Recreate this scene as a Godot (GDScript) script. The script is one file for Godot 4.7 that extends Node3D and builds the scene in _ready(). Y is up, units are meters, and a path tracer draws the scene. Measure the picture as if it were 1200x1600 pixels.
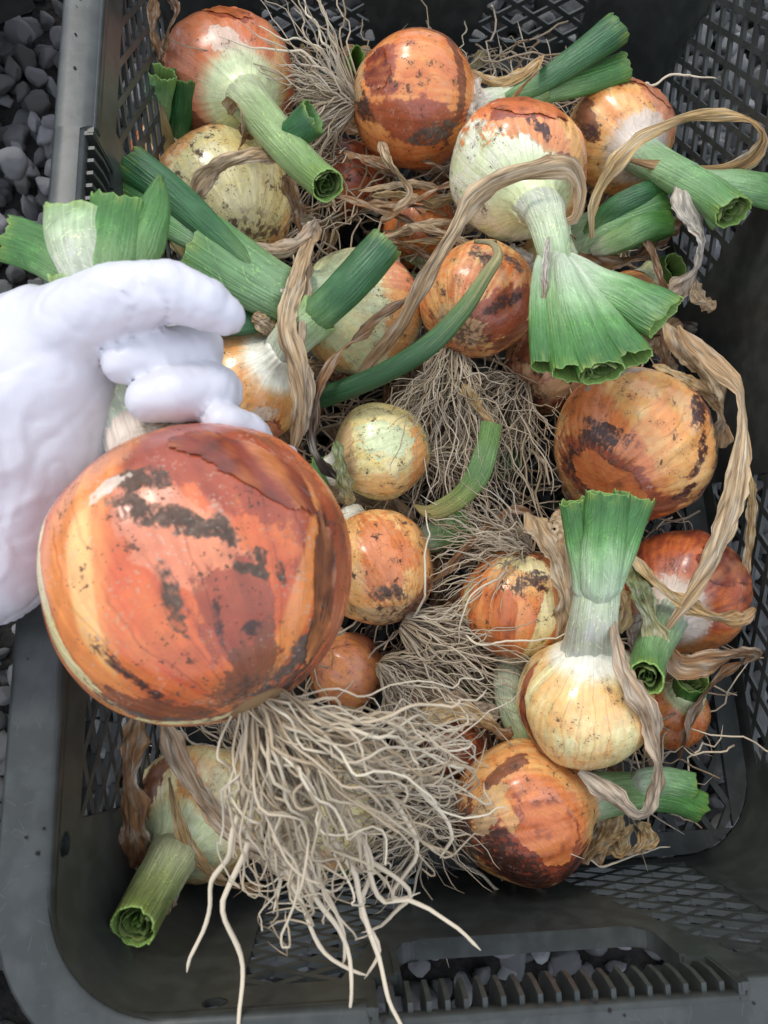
extends Node3D
# A harvest crate of freshly lifted onions on crushed stone, one big onion held over it. Metres, y up.

const TOWARD := Vector3(-0.0672, 0.9622, 0.2640)
const ACROSS := Vector3(0.9974, 0.0575, 0.0444)
const UPWARD := Vector3(0.0276, 0.2663, -0.9635)
var rng := RandomNumberGenerator.new()
var n_mid := FastNoiseLite.new()
var n_fine := FastNoiseLite.new()
var n_one := FastNoiseLite.new()
var used := {}
var taken := {}
var M := {}


# ------------------------------------------------------------------ mesh helpers
class Kit:
	var p := PackedVector3Array()
	var c := PackedColorArray()
	var t := PackedVector2Array()
	var ix := PackedInt32Array()
	var seams: Array[Vector2i] = []

	func grid(pts: PackedVector3Array, nu: int, nv: int, cols: PackedColorArray, wrap := true, ru := 1.0, rv := 1.0) -> void:
		var b := p.size()
		p.append_array(pts)
		if cols.size() == pts.size():
			c.append_array(cols)
		else:
			var one := PackedColorArray()
			one.resize(pts.size())
			one.fill(cols[0] if cols.size() else Color.WHITE)
			c.append_array(one)
		for j in nv:
			for i in nu:
				t.append(Vector2(ru * i / (nu - 1), rv * j / (nv - 1)))
		for j in nv - 1:
			var a := b + j * nu
			for i in nu - 1:
				ix.append_array(PackedInt32Array([a + i, a + i + nu, a + i + 1, a + i + 1, a + i + nu, a + i + nu + 1]))
		if wrap:
			for j in nv:
				seams.append(Vector2i(b + j * nu, b + j * nu + nu - 1))

	func tri(a: Vector3, b: Vector3, d: Vector3, col := Color.WHITE) -> void:
		var s := p.size()
		p.append_array(PackedVector3Array([a, b, d]))
		c.append_array(PackedColorArray([col, col, col]))
		t.append_array(PackedVector2Array([Vector2.ZERO, Vector2.ZERO, Vector2.ZERO]))
		ix.append_array(PackedInt32Array([s, s + 1, s + 2]))

	func quad(a: Vector3, b: Vector3, d: Vector3, e: Vector3, col := Color.WHITE) -> void:
		tri(a, b, d, col)
		tri(a, d, e, col)

	func box(o: Vector3, x: Vector3, y: Vector3, z: Vector3) -> void:   # o the centre; x, y, z half edges
		for f in [[x, y, z], [y, z, x], [z, x, y]]:
			for s in [-1.0, 1.0]:
				var q: Vector3 = o + f[2] * s
				var u: Vector3 = f[0]
				var v: Vector3 = f[1] * s
				quad(q - u - v, q - u + v, q + u + v, q + u - v)

	func prism(poly: PackedVector2Array, o: Vector3, x: Vector3, y: Vector3, z: Vector3, d0: float, d1: float) -> void:
		var q := poly
		if Geometry2D.is_polygon_clockwise(q):
			q.reverse()
		var tr := Geometry2D.triangulate_polygon(q)
		for k in range(0, tr.size(), 3):
			var a := q[tr[k]]
			var b := q[tr[k + 1]]
			var e := q[tr[k + 2]]
			if (b - a).cross(e - a) < 0.0:
				var w := b
				b = e
				e = w
			tri(o + x * a.x + y * a.y + z * d1, o + x * e.x + y * e.y + z * d1, o + x * b.x + y * b.y + z * d1)
			tri(o + x * a.x + y * a.y + z * d0, o + x * b.x + y * b.y + z * d0, o + x * e.x + y * e.y + z * d0)
		for k in q.size():
			var a := q[k]
			var b := q[(k + 1) % q.size()]
			var A := o + x * a.x + y * a.y
			var B := o + x * b.x + y * b.y
			quad(A + z * d0, A + z * d1, B + z * d1, B + z * d0)

	func mesh(mat: Material, flat := false) -> ArrayMesh:
		var arr := []
		arr.resize(Mesh.ARRAY_MAX)
		if flat:
			var p2 := PackedVector3Array()
			var c2 := PackedColorArray()
			var t2 := PackedVector2Array()
			for k in ix:
				p2.append(p[k])
				c2.append(c[k])
				t2.append(t[k])
			p = p2
			c = c2
			t = t2
			ix = PackedInt32Array(range(p.size()))
		var n := PackedVector3Array()
		n.resize(p.size())
		for k in range(0, ix.size(), 3):
			var i0 := ix[k]
			var i1 := ix[k + 1]
			var i2 := ix[k + 2]
			var m := (p[i2] - p[i0]).cross(p[i1] - p[i0])
			n[i0] += m
			n[i1] += m
			n[i2] += m
		for s in seams:
			var m := n[s.x] + n[s.y]
			n[s.x] = m
			n[s.y] = m
		for k in n.size():
			n[k] = n[k].normalized() if n[k].length_squared() > 1e-24 else Vector3.UP
		arr[Mesh.ARRAY_VERTEX] = p
		arr[Mesh.ARRAY_NORMAL] = n
		arr[Mesh.ARRAY_COLOR] = c
		arr[Mesh.ARRAY_TEX_UV] = t
		arr[Mesh.ARRAY_INDEX] = ix
		var me := ArrayMesh.new()
		me.add_surface_from_arrays(Mesh.PRIMITIVE_TRIANGLES, arr)
		me.surface_set_material(0, mat)
		return me


func S(r: float, g: float, b: float) -> Color:      # an sRGB colour for vertex colours
	return Color(r / 255.0, g / 255.0, b / 255.0).srgb_to_linear()


func numbered(called: String) -> String:
	used[called] = used.get(called, -1) + 1
	return called if used[called] == 0 else "%s_%03d" % [called, used[called]]


func thing(called: String, label: String, category: String, at: Vector3, group := "") -> Node3D:
	var o := Node3D.new()
	o.name = numbered(called)
	add_child(o)
	o.position = at
	tag(o, label, category, group)
	return o


func tag(o: Node, label: String, category: String, group := "") -> void:
	o.set_meta("label", label)
	if category:
		o.set_meta("category", category)
	if group:
		o.set_meta("group", group)


func part(called: String, me: Mesh, parent: Node, at := Vector3.ZERO) -> MeshInstance3D:
	var o := MeshInstance3D.new()
	o.mesh = me
	var key := "%d/%s" % [parent.get_instance_id(), called]
	taken[key] = taken.get(key, -1) + 1
	o.name = called if taken[key] == 0 else "%s_%03d" % [called, taken[key]]
	o.position = at
	parent.add_child(o, true)
	return o


func spline(q: PackedVector3Array, n: int) -> PackedVector3Array:   # Catmull-Rom through q, n points, about even in length
	var dense := PackedVector3Array()
	for k in q.size() - 1:
		var a := q[maxi(k - 1, 0)]
		var d := q[mini(k + 2, q.size() - 1)]
		for s in 12:
			dense.append(q[k].cubic_interpolate(q[k + 1], a, d, s / 12.0))
	dense.append(q[q.size() - 1])
	var run := PackedFloat32Array([0.0])
	for k in range(1, dense.size()):
		run.append(run[k - 1] + dense[k].distance_to(dense[k - 1]))
	var out := PackedVector3Array()
	var j := 0
	for k in n:
		var want: float = run[run.size() - 1] * k / (n - 1)
		while j < run.size() - 2 and run[j + 1] < want:
			j += 1
		out.append(dense[j].lerp(dense[j + 1], clampf((want - run[j]) / maxf(run[j + 1] - run[j], 1e-9), 0, 1)))
	return out


func V3(a: Array) -> PackedVector3Array:
	return PackedVector3Array(a)


func ramp(stops: Array, f: float) -> Variant:        # [[at, value], ...]
	for k in range(1, stops.size()):
		if f <= stops[k][0]:
			return lerp(stops[k - 1][1], stops[k][1], clampf((f - stops[k - 1][0]) / maxf(stops[k][0] - stops[k - 1][0], 1e-6), 0, 1))
	return stops[-1][1]


# ------------------------------------------------------------------ textures
func make_textures() -> void:
	n_mid.noise_type = FastNoiseLite.TYPE_SIMPLEX_SMOOTH
	n_mid.fractal_type = FastNoiseLite.FRACTAL_FBM
	n_mid.fractal_octaves = 3
	n_mid.frequency = 1.0
	n_mid.seed = 5
	n_fine.noise_type = FastNoiseLite.TYPE_SIMPLEX_SMOOTH
	n_fine.fractal_type = FastNoiseLite.FRACTAL_FBM
	n_fine.fractal_octaves = 4
	n_fine.frequency = 1.0
	n_fine.seed = 17
	n_one.noise_type = FastNoiseLite.TYPE_SIMPLEX_SMOOTH
	n_one.fractal_type = FastNoiseLite.FRACTAL_NONE
	n_one.frequency = 1.0
	n_one.seed = 29


func stripes(w: int, h: int, lines: float, wobble: float, low: float, blotch: float, sd: int, fleck := 0.0) -> Array:   # fine lengthwise veins: [colour multiplier, height + roughness]
	var a := Image.create_empty(w, h, false, Image.FORMAT_RGB8)
	var r := Image.create_empty(w, h, false, Image.FORMAT_RGB8)
	for y in h:
		for x in w:
			var ang := TAU * x / w
			var yy := float(y) / h
			var cy := cos(TAU * yy)
			var sy := sin(TAU * yy)
			var s := n_one.get_noise_3d(cos(ang) * lines + cy * wobble + sd, sin(ang) * lines + sy * wobble, cy * 0.6)
			var s2 := n_one.get_noise_3d(cos(ang) * lines * 2.6, sin(ang) * lines * 2.6 + sd, sy * 0.9 + cy)
			var b := n_mid.get_noise_3d(cos(ang) * 2.4 + cy * 2.0, sin(ang) * 2.4 + sy * 2.0, sd * 1.7)
			var v := clampf(0.5 + 0.5 * s + 0.3 * s2, 0, 1)
			var k := lerpf(low, 1.0, v) * (1.0 - blotch * clampf(b * 1.6, 0, 1))
			var c := Color(k, k, k)
			if fleck > 0.0:
				c = c * 0.82
				var s4 := n_mid.get_noise_3d(cos(ang) * 9.0 + cy * 7.0, sin(ang) * 9.0 + sy * 7.0, 4.0 + sd)
				c = c.lerp(Color(1.0, 1.0, 0.86), fleck * smoothstep(0.30, 0.52, s4 + 0.35 * b))
			a.set_pixel(x, y, c)
			r.set_pixel(x, y, Color(v, clampf(0.55 + 0.3 * b, 0, 1), 0))
	return [ImageTexture.create_from_image(a), ImageTexture.create_from_image(r)]


func grain(w: int, sd: int, f: float) -> ImageTexture:     # seamless grey noise
	var nn := FastNoiseLite.new()
	nn.seed = sd
	nn.noise_type = FastNoiseLite.TYPE_SIMPLEX_SMOOTH
	nn.frequency = f
	nn.fractal_octaves = 5
	var im := nn.get_seamless_image(w, w)
	im.convert(Image.FORMAT_RGB8)
	return ImageTexture.create_from_image(im)


func plain(col: Color, rough: float, vcol := false) -> StandardMaterial3D:
	var m := StandardMaterial3D.new()
	m.albedo_color = col
	m.roughness = rough
	m.vertex_color_use_as_albedo = vcol
	return m


func make_materials() -> void:
	var st := stripes(512, 256, 9.0, 0.25, 0.84, 0.10, 3, 0.7)
	var g := plain(Color.WHITE, 0.42, true)
	g.albedo_texture = st[0]
	g.heightmap_enabled = true
	g.heightmap_texture = st[1]
	g.heightmap_scale = 0.03
	M.green = g
	var fk := plain(Color.WHITE, 0.36, true)
	fk.albedo_texture = grey_range(grain(256, 61, 0.04), 0.84, 1.0)
	fk.clearcoat_enabled = true
	fk.clearcoat = 0.2
	fk.clearcoat_roughness = 0.25
	M.flake = fk
	var sd := stripes(384, 384, 5.0, 0.5, 0.72, 0.30, 11)
	var d := plain(Color.WHITE, 0.85, true)
	d.albedo_texture = sd[0]
	d.heightmap_enabled = true
	d.heightmap_texture = sd[1]
	d.heightmap_scale = 0.03
	d.backlight_enabled = true
	d.backlight = Color(0.30, 0.24, 0.17)
	M.dry = d
	var noise := grain(512, 3, 0.02)
	var rt := plain(Color.WHITE, 0.85, true)
	M.root = rt
	var cr := plain(Color(0.315, 0.33, 0.318), 0.38)
	cr.metallic_specular = 0.42
	var scuff := grain(1024, 9, 0.006)
	var ramped := grain(512, 21, 0.03)
	cr.roughness_texture = null
	cr.heightmap_enabled = true
	cr.heightmap_texture = noise
	cr.heightmap_scale = 0.006
	cr.uv1_triplanar = true
	cr.uv1_world_triplanar = true
	cr.uv1_scale = Vector3(9, 9, 9)
	cr.albedo_texture = crate_wear()
	M.crate = cr
	var stn := plain(Color.WHITE, 0.9, true)
	stn.albedo_texture = grey_range(grain(512, 41, 0.03), 0.62, 1.0)
	stn.uv1_triplanar = true
	stn.uv1_scale = Vector3(14, 14, 14)
	stn.heightmap_enabled = true
	stn.heightmap_texture = noise
	stn.heightmap_scale = 0.06
	M.stone = stn
	var so := plain(Color(0.16, 0.14, 0.125), 0.95)
	so.uv1_triplanar = true
	so.uv1_world_triplanar = true
	so.uv1_scale = Vector3(5, 5, 5)
	so.albedo_texture = grey_range(grain(512, 51, 0.05), 0.35, 1.0)
	so.heightmap_enabled = true
	so.heightmap_texture = ramped
	so.heightmap_scale = 0.4
	M.soil = so
	var gl := plain(Color(0.775, 0.765, 0.785), 0.42)
	gl.metallic_specular = 0.45
	gl.uv1_triplanar = true
	gl.uv1_scale = Vector3(16, 16, 16)
	gl.heightmap_enabled = true
	gl.heightmap_texture = scuff
	gl.heightmap_scale = 0.015
	M.glove = gl
	var sl := plain(Color(0.16, 0.18, 0.22), 0.95)
	M.sleeve = sl


func grey_range(tx: ImageTexture, lo: float, hi: float) -> ImageTexture:
	var im := tx.get_image()
	var dt := im.get_data()
	for k in dt.size():
		dt[k] = int(lerpf(lo, hi, dt[k] / 255.0) * 255.0)
	return ImageTexture.create_from_image(Image.create_from_data(im.get_width(), im.get_height(), false, Image.FORMAT_RGB8, dt))


func crate_wear() -> ImageTexture:       # dust film, pale scratches and scuffs on dark plastic
	var w := 1024
	var nn := FastNoiseLite.new()
	nn.seed = 71
	nn.frequency = 0.006
	nn.fractal_octaves = 5
	var im := nn.get_seamless_image(w, w)
	var src := im.get_data()
	var dt := PackedByteArray()
	dt.resize(w * w * 3)
	for k in w * w:
		var v: float = src[k] / 255.0
		var q := 0.62 + 0.12 * smoothstep(0.3, 0.8, v)
		dt[k * 3] = int(q * 255.0)
		dt[k * 3 + 1] = int(q * 255.0)
		dt[k * 3 + 2] = int(q * 252.0)
	var out := Image.create_from_data(w, w, false, Image.FORMAT_RGB8, dt)
	var r := RandomNumberGenerator.new()
	r.seed = 5
	for s in 420:
		var x := r.randf() * w
		var y := r.randf() * w
		var a := r.randf() * TAU
		var b := r.randf_range(0.15, 0.6)
		for k in r.randi_range(1, 55) if s % 3 else 1:
			a += r.randf_range(-0.08, 0.08)
			x = fposmod(x + cos(a), w)
			y = fposmod(y + sin(a), w)
			var o := out.get_pixel(int(x), int(y))
			for n in 3 if s % 3 else 5:
				out.set_pixel(int(x), (int(y) + n) % w, o.lerp(Color(1, 1, 1), b))
				if s % 3 == 0:
					out.set_pixel((int(x) + 1 + n % 3) % w, (int(y) + n) % w, o.lerp(Color(1, 1, 1), b))
	return ImageTexture.create_from_image(out)


# ------------------------------------------------------------------ onions
const BULB := [[0.0, -0.90], [0.10, -0.915], [0.22, -0.925], [0.40, -0.875], [0.62, -0.74], [0.81, -0.52], [0.945, -0.24], [1.0, 0.02], [0.985, 0.26], [0.90, 0.50], [0.755, 0.70], [0.585, 0.855]]


func profile(o: Dictionary) -> PackedVector2Array:   # (radius, height) from root plate to neck, in bulb radii
	var q := PackedVector3Array()
	var sq: float = o.get("tall", 1.0)
	for e in BULB:
		q.append(Vector3(e[0], e[1] * sq, 0))
	var nk: float = o.get("neck", 0.26)
	q.append(Vector3(lerpf(0.585, nk, 0.55) , 0.97 * sq, 0))
	q.append(Vector3(nk * 1.12, 1.10 * sq, 0))
	q.append(Vector3(nk, 1.25 * sq, 0))
	q.append(Vector3(nk * 0.62, (1.25 + o.get("neck_len", 0.06)) * sq, 0))
	var dense := spline(q, 129)
	var out := PackedVector2Array()
	for v in dense:
		out.append(Vector2(maxf(v.x, 0.0), v.y))
	return out


func basis_to(axis: Vector3, roll := 0.0) -> Basis:
	var y := axis.normalized()
	var x := y.cross(Vector3(0.31, 0.87, 0.39)).normalized()
	var b := Basis(x, y, x.cross(y))
	return b * Basis(Vector3.UP, roll)


func swell(o: Dictionary, e: Vector2, d: Vector3) -> float:      # how far the bulb bulges from its turned shape
	var sd: float = o.seed * 7.31
	var q := d * e.x + Vector3(0, e.y, 0)
	var fat := clampf(e.x * 2.0, 0, 1)
	var rr := 1.0 + fat * (0.055 * n_one.get_noise_3d(q.x * 0.9 + sd, q.y * 0.9, q.z * 0.9) + 0.016 * n_one.get_noise_3d(d.x * 3.1 + sd, e.y * 0.4, d.z * 3.1))
	rr += 0.05 * clampf((e.y - 0.9) * 3.0, 0, 1) * n_one.get_noise_3d(d.x * 3.0 + sd, e.y, d.z * 3.0)
	return rr * (1.0 + 0.004 * n_one.get_noise_3d(d.x * 12.0 + sd, e.y * 0.5, d.z * 12.0))


func bulb_mesh(o: Dictionary, nu: int, nv: int, mat: Material) -> ArrayMesh:
	var pr := profile(o)
	var k := Kit.new()
	var pts := PackedVector3Array()
	for j in nv:
		var f := float(j) / (nv - 1)
		var e := pr[mini(int(f * 128), 127)].lerp(pr[mini(int(f * 128) + 1, 128)], f * 128 - floorf(f * 128))
		for i in nu:
			var a := -TAU * i / (nu - 1)
			var d := Vector3(cos(a), 0, sin(a))
			var rr := e.x * swell(o, e, d)
			pts.append(Vector3(d.x * rr, e.y, d.z * rr) * float(o.R))
	k.grid(pts, nu, nv, PackedColorArray([Color.WHITE]), true, 1.0, 1.0)
	return k.mesh(mat)


func on_bulb(o: Dictionary, pr: PackedVector2Array, dir: Vector3) -> Vector3:      # the skin in that direction, in the bulb's own axes
	var want := atan2(Vector2(dir.x, dir.z).length(), -dir.y)
	var k := 1
	while k < 126 and atan2(pr[k].x, -pr[k].y) < want:
		k += 1
	var e := pr[k]
	var d := Vector3(dir.x, 0, dir.z).normalized()
	var rr := e.length() * lerpf(1.0, swell(o, e, d), clampf(e.x / maxf(e.length(), 0.01), 0, 1))
	return dir * rr * float(o.R)


# A torn piece of the papery outer skin, lifting at its edge.
func flake(t: Node3D, o: Dictionary, dx: float, dy: float, ra: float, rb: float, turn: float, kind: String, sd: float) -> void:
	var pr := profile(o)
	var B: Basis = o.basis
	var d := (ACROSS * dx - UPWARD * dy + TOWARD * sqrt(maxf(0.0, 1.0 - dx * dx - dy * dy))).normalized() * B
	var t1 := (ACROSS * cos(deg_to_rad(turn)) - UPWARD * sin(deg_to_rad(turn))) * B
	t1 = (t1 - d * d.dot(t1)).normalized()
	var t2 := d.cross(t1)
	var c: Array = SKIN[kind]
	var base := S(c[0], c[1], c[2])
	var k := Kit.new()
	var nu := 141
	var nv := 14
	var pts := PackedVector3Array()
	var cc := PackedColorArray()
	for j in nv:
		var f: float = [0.0, 0.14, 0.27, 0.38, 0.48, 0.57, 0.66, 0.74, 0.82, 0.88, 0.93, 0.965, 0.985, 1.0][j]
		for i in nu:
			var a := TAU * i / (nu - 1)
			var edge := 1.0 + 0.22 * n_one.get_noise_2d(cos(a) * 1.1 + sd * 3.0, sin(a) * 1.1) + 0.10 * n_mid.get_noise_2d(cos(a) * 6.0 + sd, sin(a) * 6.0) + 0.07 * n_mid.get_noise_2d(cos(a) * 17.0 + sd, sin(a) * 17.0)
			var w := (d + t1 * (cos(a) * ra * edge * f) + t2 * (sin(a) * rb * edge * f)).normalized()
			var lift := 0.00022 + pow(f, 6.0) * (0.0002 + 0.0007 * clampf(n_one.get_noise_2d(cos(a) * 2.0 + sd, sin(a) * 2.0 + 9.0), 0, 1))
			var p := on_bulb(o, pr, w)
			pts.append(p + p.normalized() * lift)
			var hz := Vector2(w.x, w.z).normalized()
			var fibre := n_one.get_noise_3d(hz.x * 16.0 + sd, w.y * 1.2, hz.y * 16.0)
			var wide := n_one.get_noise_3d(hz.x * 5.0 + sd, w.y * 1.0, hz.y * 5.0)
			var blot := n_mid.get_noise_3d(w.x * 4.0 + sd, w.y * 4.0, w.z * 4.0)
			var col := base * (1.0 + 0.12 * fibre)
			col = col.lerp(S(222, 140, 74), clampf(0.15 + wide * 0.5 + blot * 0.45, 0, 0.5))
			col = col.lerp(S(78, 46, 34), clampf(-wide * 0.3 - blot * 1.1 - 0.16 + 0.25 * pow(f, 14.0), 0, 0.7))
			col.a = 1.0
			cc.append(col)
	k.grid(pts, nu, nv, cc, true, 1.0, 1.0)
	var p := part("skin_flake", k.mesh(M.flake), t)
	p.basis = o.basis


const SKIN := {   # sRGB colour of each kind of layer: [r, g, b, roughness, height, softness of its edge, cover]
	"cream": [231, 217, 158, 0.26, -0.5, 0.03, 0.95], "white": [238, 234, 212, 0.26, -0.5, 0.03, 1.0], "greenish": [216, 224, 172, 0.26, -0.5, 0.06, 0.95], "yellow": [230, 205, 128, 0.28, -0.4, 0.10, 0.9],
	"copper": [206, 110, 58, 0.28, 0.2, 0.14, 0.75], "orange": [223, 144, 78, 0.26, 0.0, 0.2, 0.75], "gold": [233, 182, 114, 0.24, -0.1, 0.2, 0.75], "rust": [142, 64, 42, 0.32, 0.5, 0.05, 0.78], "brown": [122, 70, 46, 0.42, 0.6, 0.05, 0.85],
	"burn": [66, 39, 30, 0.42, 0.6, 0.14, 1.0], "pink": [209, 132, 98, 0.36, 0.4, 0.10, 0.75], "grey": [150, 140, 132, 0.85, 0.5, 0.05, 0.8], "soil": [84, 67, 56, 0.9, 0.7, 0.16, 1.0], "red": [188, 80, 46, 0.28, 0.2, 0.1, 0.8], "cap": [212, 134, 80, 0.3, 0.3, 0.05, 1.0], "tan": [200, 164, 116, 0.5, 0.4, 0.06, 0.85], "papery": [218, 200, 182, 0.45, 0.6, 0.06, 0.8],
}


func paint(o: Dictionary, w: int, h: int) -> void:      # colour, and height (r) with roughness (g), worked out on the bulb itself
	var pr := profile(o)
	var B: Basis = o.basis
	var a_bytes := PackedByteArray()
	var r_bytes := PackedByteArray()
	a_bytes.resize(w * h * 3)
	r_bytes.resize(w * h * 3)
	var c0: Array = SKIN[o.get("c0", "copper")]
	var c1: Array = SKIN[o.get("c1", "orange")]
	var cn: Array = SKIN[o.get("neck_col", "white")]
	var neck_at: float = maxf(o.get("neck_at", 0.98), 0.94)
	var dirt: float = o.get("dirt", 0.5)
	var sd: float = o.seed * 3.17
	var lines: float = o.get("lines", 30.0)
	var L := []
	for e in o.get("layers", []):
		var dx: float = e[1]
		var dy: float = e[2]
		var d := (ACROSS * dx - UPWARD * dy + TOWARD * sqrt(maxf(0.0, 1.0 - dx * dx - dy * dy))).normalized()
		var t := ACROSS * cos(deg_to_rad(e[5])) - UPWARD * sin(deg_to_rad(e[5]))
		d = d * B
		t = t * B
		t = (t - d * d.dot(t)).normalized()
		L.append([d, t / e[3], d.cross(t) / e[4], SKIN[e[0]], e[6] if e.size() > 6 else 0.35])
	var cs := PackedFloat32Array()
	var sn := PackedFloat32Array()
	for x in w:
		cs.append(cos(TAU * x / w))
		sn.append(-sin(TAU * x / w))
	for y in h:
		var f := (y + 0.5) / h
		var e := pr[mini(int(f * 128), 127)].lerp(pr[mini(int(f * 128), 127) + 1], f * 128 - floorf(f * 128))
		var pole := smoothstep(-0.78, -0.93, e.y / o.get("tall", 1.0))
		var necky := smoothstep(neck_at - 0.22, neck_at + 0.06, e.y / o.get("tall", 1.0))
		for x in w:
			var dx := cs[x] * e.x
			var dz := sn[x] * e.x
			var d := Vector3(dx, e.y, dz)
			var ln := d.length()
			d /= ln
			var a := n_mid.get_noise_3d(d.x * 2.2 + sd, d.y * 2.2, d.z * 2.2)
			var b := n_fine.get_noise_3d(d.x * 9.0 + sd, d.y * 9.0, d.z * 9.0)
			var s := n_one.get_noise_3d(cs[x] * 9.0 + sd, e.y * 0.8 + a * 0.5, sn[x] * 9.0)
			var s2 := n_one.get_noise_3d(cs[x] * 34.0 + sd, e.y * 1.4, sn[x] * 34.0)
			var big := n_mid.get_noise_3d(d.x * 3.4 - sd, d.y * 3.4 + 9.0, d.z * 3.4)
			var crumb := n_mid.get_noise_3d(d.x * 26.0 + sd, d.y * 26.0, d.z * 26.0)
			var vt := absf(fposmod(float(x) / w * lines + a * 0.35, 1.0) - 0.5) * 2.0
			var vein := smoothstep(0.86, 1.0, vt) * clampf(0.55 + s * 1.2, 0, 1)
			var m := clampf(0.5 + 0.45 * s + 0.8 * a, 0, 1)
			var r: float = lerpf(c0[0], c1[0], m)
			var g: float = lerpf(c0[1], c1[1], m)
			var bl: float = lerpf(c0[2], c1[2], m)
			var ro: float = lerpf(c0[3], c1[3], m)
			var he := 0.0
			# skin colour pools a little between the veins
			var k := 1.0 - 0.15 * vein + 0.035 * s2 + 0.06 * b + 0.04 * crumb - 0.10 * clampf(big * 1.4, 0, 1)
			for q in L:
				var qa: float = d.dot(q[1])
				var qb: float = d.dot(q[2])
				if d.dot(q[0]) < 0.0 or qa * qa + qb * qb > 3.4:
					continue
				var dd: float = sqrt(qa * qa + qb * qb) + a * q[4] * 1.2 + (b * 0.8 + s * 0.5 + crumb * 0.35) * q[4]
				var c: Array = q[3]
				var mm: float = smoothstep(1.0 + c[5], 1.0 - c[5], dd) * c[6]
				if mm > 0.0:
					var tone := 1.0 + 0.10 * s
					if c[0] < 120.0:     # soil and scorched skin are mottled and thin out
						mm *= clampf(0.62 + b * 2.4 + s2 * 0.4 + (1.0 - dd) * 0.7, 0, 1)
						tone = 1.0 + 0.5 * b
					r = lerpf(r, c[0] * tone, mm)
					g = lerpf(g, c[1] * tone, mm)
					bl = lerpf(bl, c[2] * tone, mm)
					ro = lerpf(ro, c[3], mm)
					he = lerpf(he, c[4], mm)
				var rim: float = exp(-pow((dd - 1.03) / 0.05, 2.0)) * clampf(0.25 + 1.6 * b, 0, 1) * (0.5 if c[5] < 0.07 else 0.12)
				r = lerpf(r, 104, rim)
				g = lerpf(g, 60, rim)
				bl = lerpf(bl, 36, rim)
			if necky > 0.0:
				var mk := clampf(necky * 1.35 + s * 0.28 * necky + s2 * 0.10 * necky + a * 0.3 * necky - 0.12, 0, 1)
				r = lerpf(r, cn[0], mk)
				g = lerpf(g, cn[1], mk)
				bl = lerpf(bl, cn[2], mk)
			r *= k
			g *= k * (1.0 - 0.05 * vein)
			bl *= k * (1.0 - 0.08 * vein)
			# soil: smears, crumbs, pale dust
			var sm := smoothstep(0.72 - 0.3 * dirt, 0.90 - 0.3 * dirt, big + 0.55 * b + 0.35 * pole) * (0.5 + 0.5 * dirt)
			sm = maxf(sm, smoothstep(0.60 - 0.15 * dirt, 0.66 - 0.15 * dirt, crumb + 0.55 * big))
			sm = maxf(sm, pole * clampf(0.35 + b * 1.5 + s * 0.5, 0, 0.85))
			sm *= 1.0 - necky
			var kk := 1.0 + crumb * 0.7
			r = lerpf(r, 66.0 * kk, sm * 0.86)
			g = lerpf(g, 47.0 * kk, sm * 0.86)
			bl = lerpf(bl, 36.0 * kk, sm * 0.86)
			ro = lerpf(ro, 0.9, sm)
			he += sm * 0.5 * (0.7 + crumb)
			var dust := smoothstep(0.40, 0.66, -crumb * 0.9 - big * 0.6 + 0.12 * dirt) * 0.45 * (1.0 - necky)
			r = lerpf(r, 186, dust)
			g = lerpf(g, 172, dust)
			bl = lerpf(bl, 160, dust)
			ro = lerpf(ro, 0.8, dust)
			var at := (y * w + x) * 3
			a_bytes[at] = int(clampf(r, 0, 255))
			a_bytes[at + 1] = int(clampf(g, 0, 255))
			a_bytes[at + 2] = int(clampf(bl, 0, 255))
			r_bytes[at] = int(clampf(110.0 + he * 60.0 + s2 * 6.0 - vein * 12.0 + b * 10.0, 0, 255))
			r_bytes[at + 1] = int(clampf((ro + 0.08 * b) * 255.0, 0, 255))
	o.albedo = Image.create_from_data(w, h, false, Image.FORMAT_RGB8, a_bytes)
	o.orm = Image.create_from_data(w, h, false, Image.FORMAT_RGB8, r_bytes)


func orm_gloss(im: Image) -> ImageTexture:      # clean skin is glossy, soil is not
	var src := im.get_data()
	var out := PackedByteArray()
	out.resize(src.size())
	for k in range(0, src.size(), 3):
		var v := clampi(255 - int((src[k + 1] - 60) * 2.2), 0, 255)
		out[k] = v
		out[k + 1] = v
		out[k + 2] = v
	return ImageTexture.create_from_image(Image.create_from_data(im.get_width(), im.get_height(), false, Image.FORMAT_RGB8, out))


func prepare(o: Dictionary) -> void:
	var axis: Vector3 = (o.to as Vector3) - (o.at as Vector3)
	o.basis = basis_to(axis, o.get("roll", 0.0))


func build_onion(o: Dictionary) -> Node3D:
	var t := thing("onion", o.label, "onion", o.at, o.get("group", "onions in the crate"))
	var m := StandardMaterial3D.new()
	m.albedo_texture = ImageTexture.create_from_image(o.albedo)
	var orm := ImageTexture.create_from_image(o.orm)
	m.roughness = 1.0
	m.roughness_texture = orm
	m.roughness_texture_channel = BaseMaterial3D.TEXTURE_CHANNEL_GREEN
	m.heightmap_enabled = true
	m.heightmap_texture = orm
	m.heightmap_scale = 0.06
	m.metallic_specular = 0.5
	m.clearcoat_enabled = true
	m.clearcoat = 0.3
	m.clearcoat_roughness = 0.18
	m.clearcoat_texture = orm_gloss(o.orm)
	var fine: bool = o.get("fine", false)
	var b := part("bulb", bulb_mesh(o, 200 if fine else 110, 150 if fine else 84, m), t)
	b.basis = o.basis
	var fl := 0
	for e in o.get("flakes", []):
		flake(t, o, e[0], e[1], e[2], e[3], e[4], e[5], o.seed + fl * 0.37)
		fl += 1
	if o.has("neck"):
		t.set_meta("neck", (o.basis as Basis).y * float(o.R) * 1.25 * float(o.get("tall", 1.0)))
		t.set_meta("neck_r", float(o.neck) * float(o.R) * 1.04)
	return t


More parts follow.
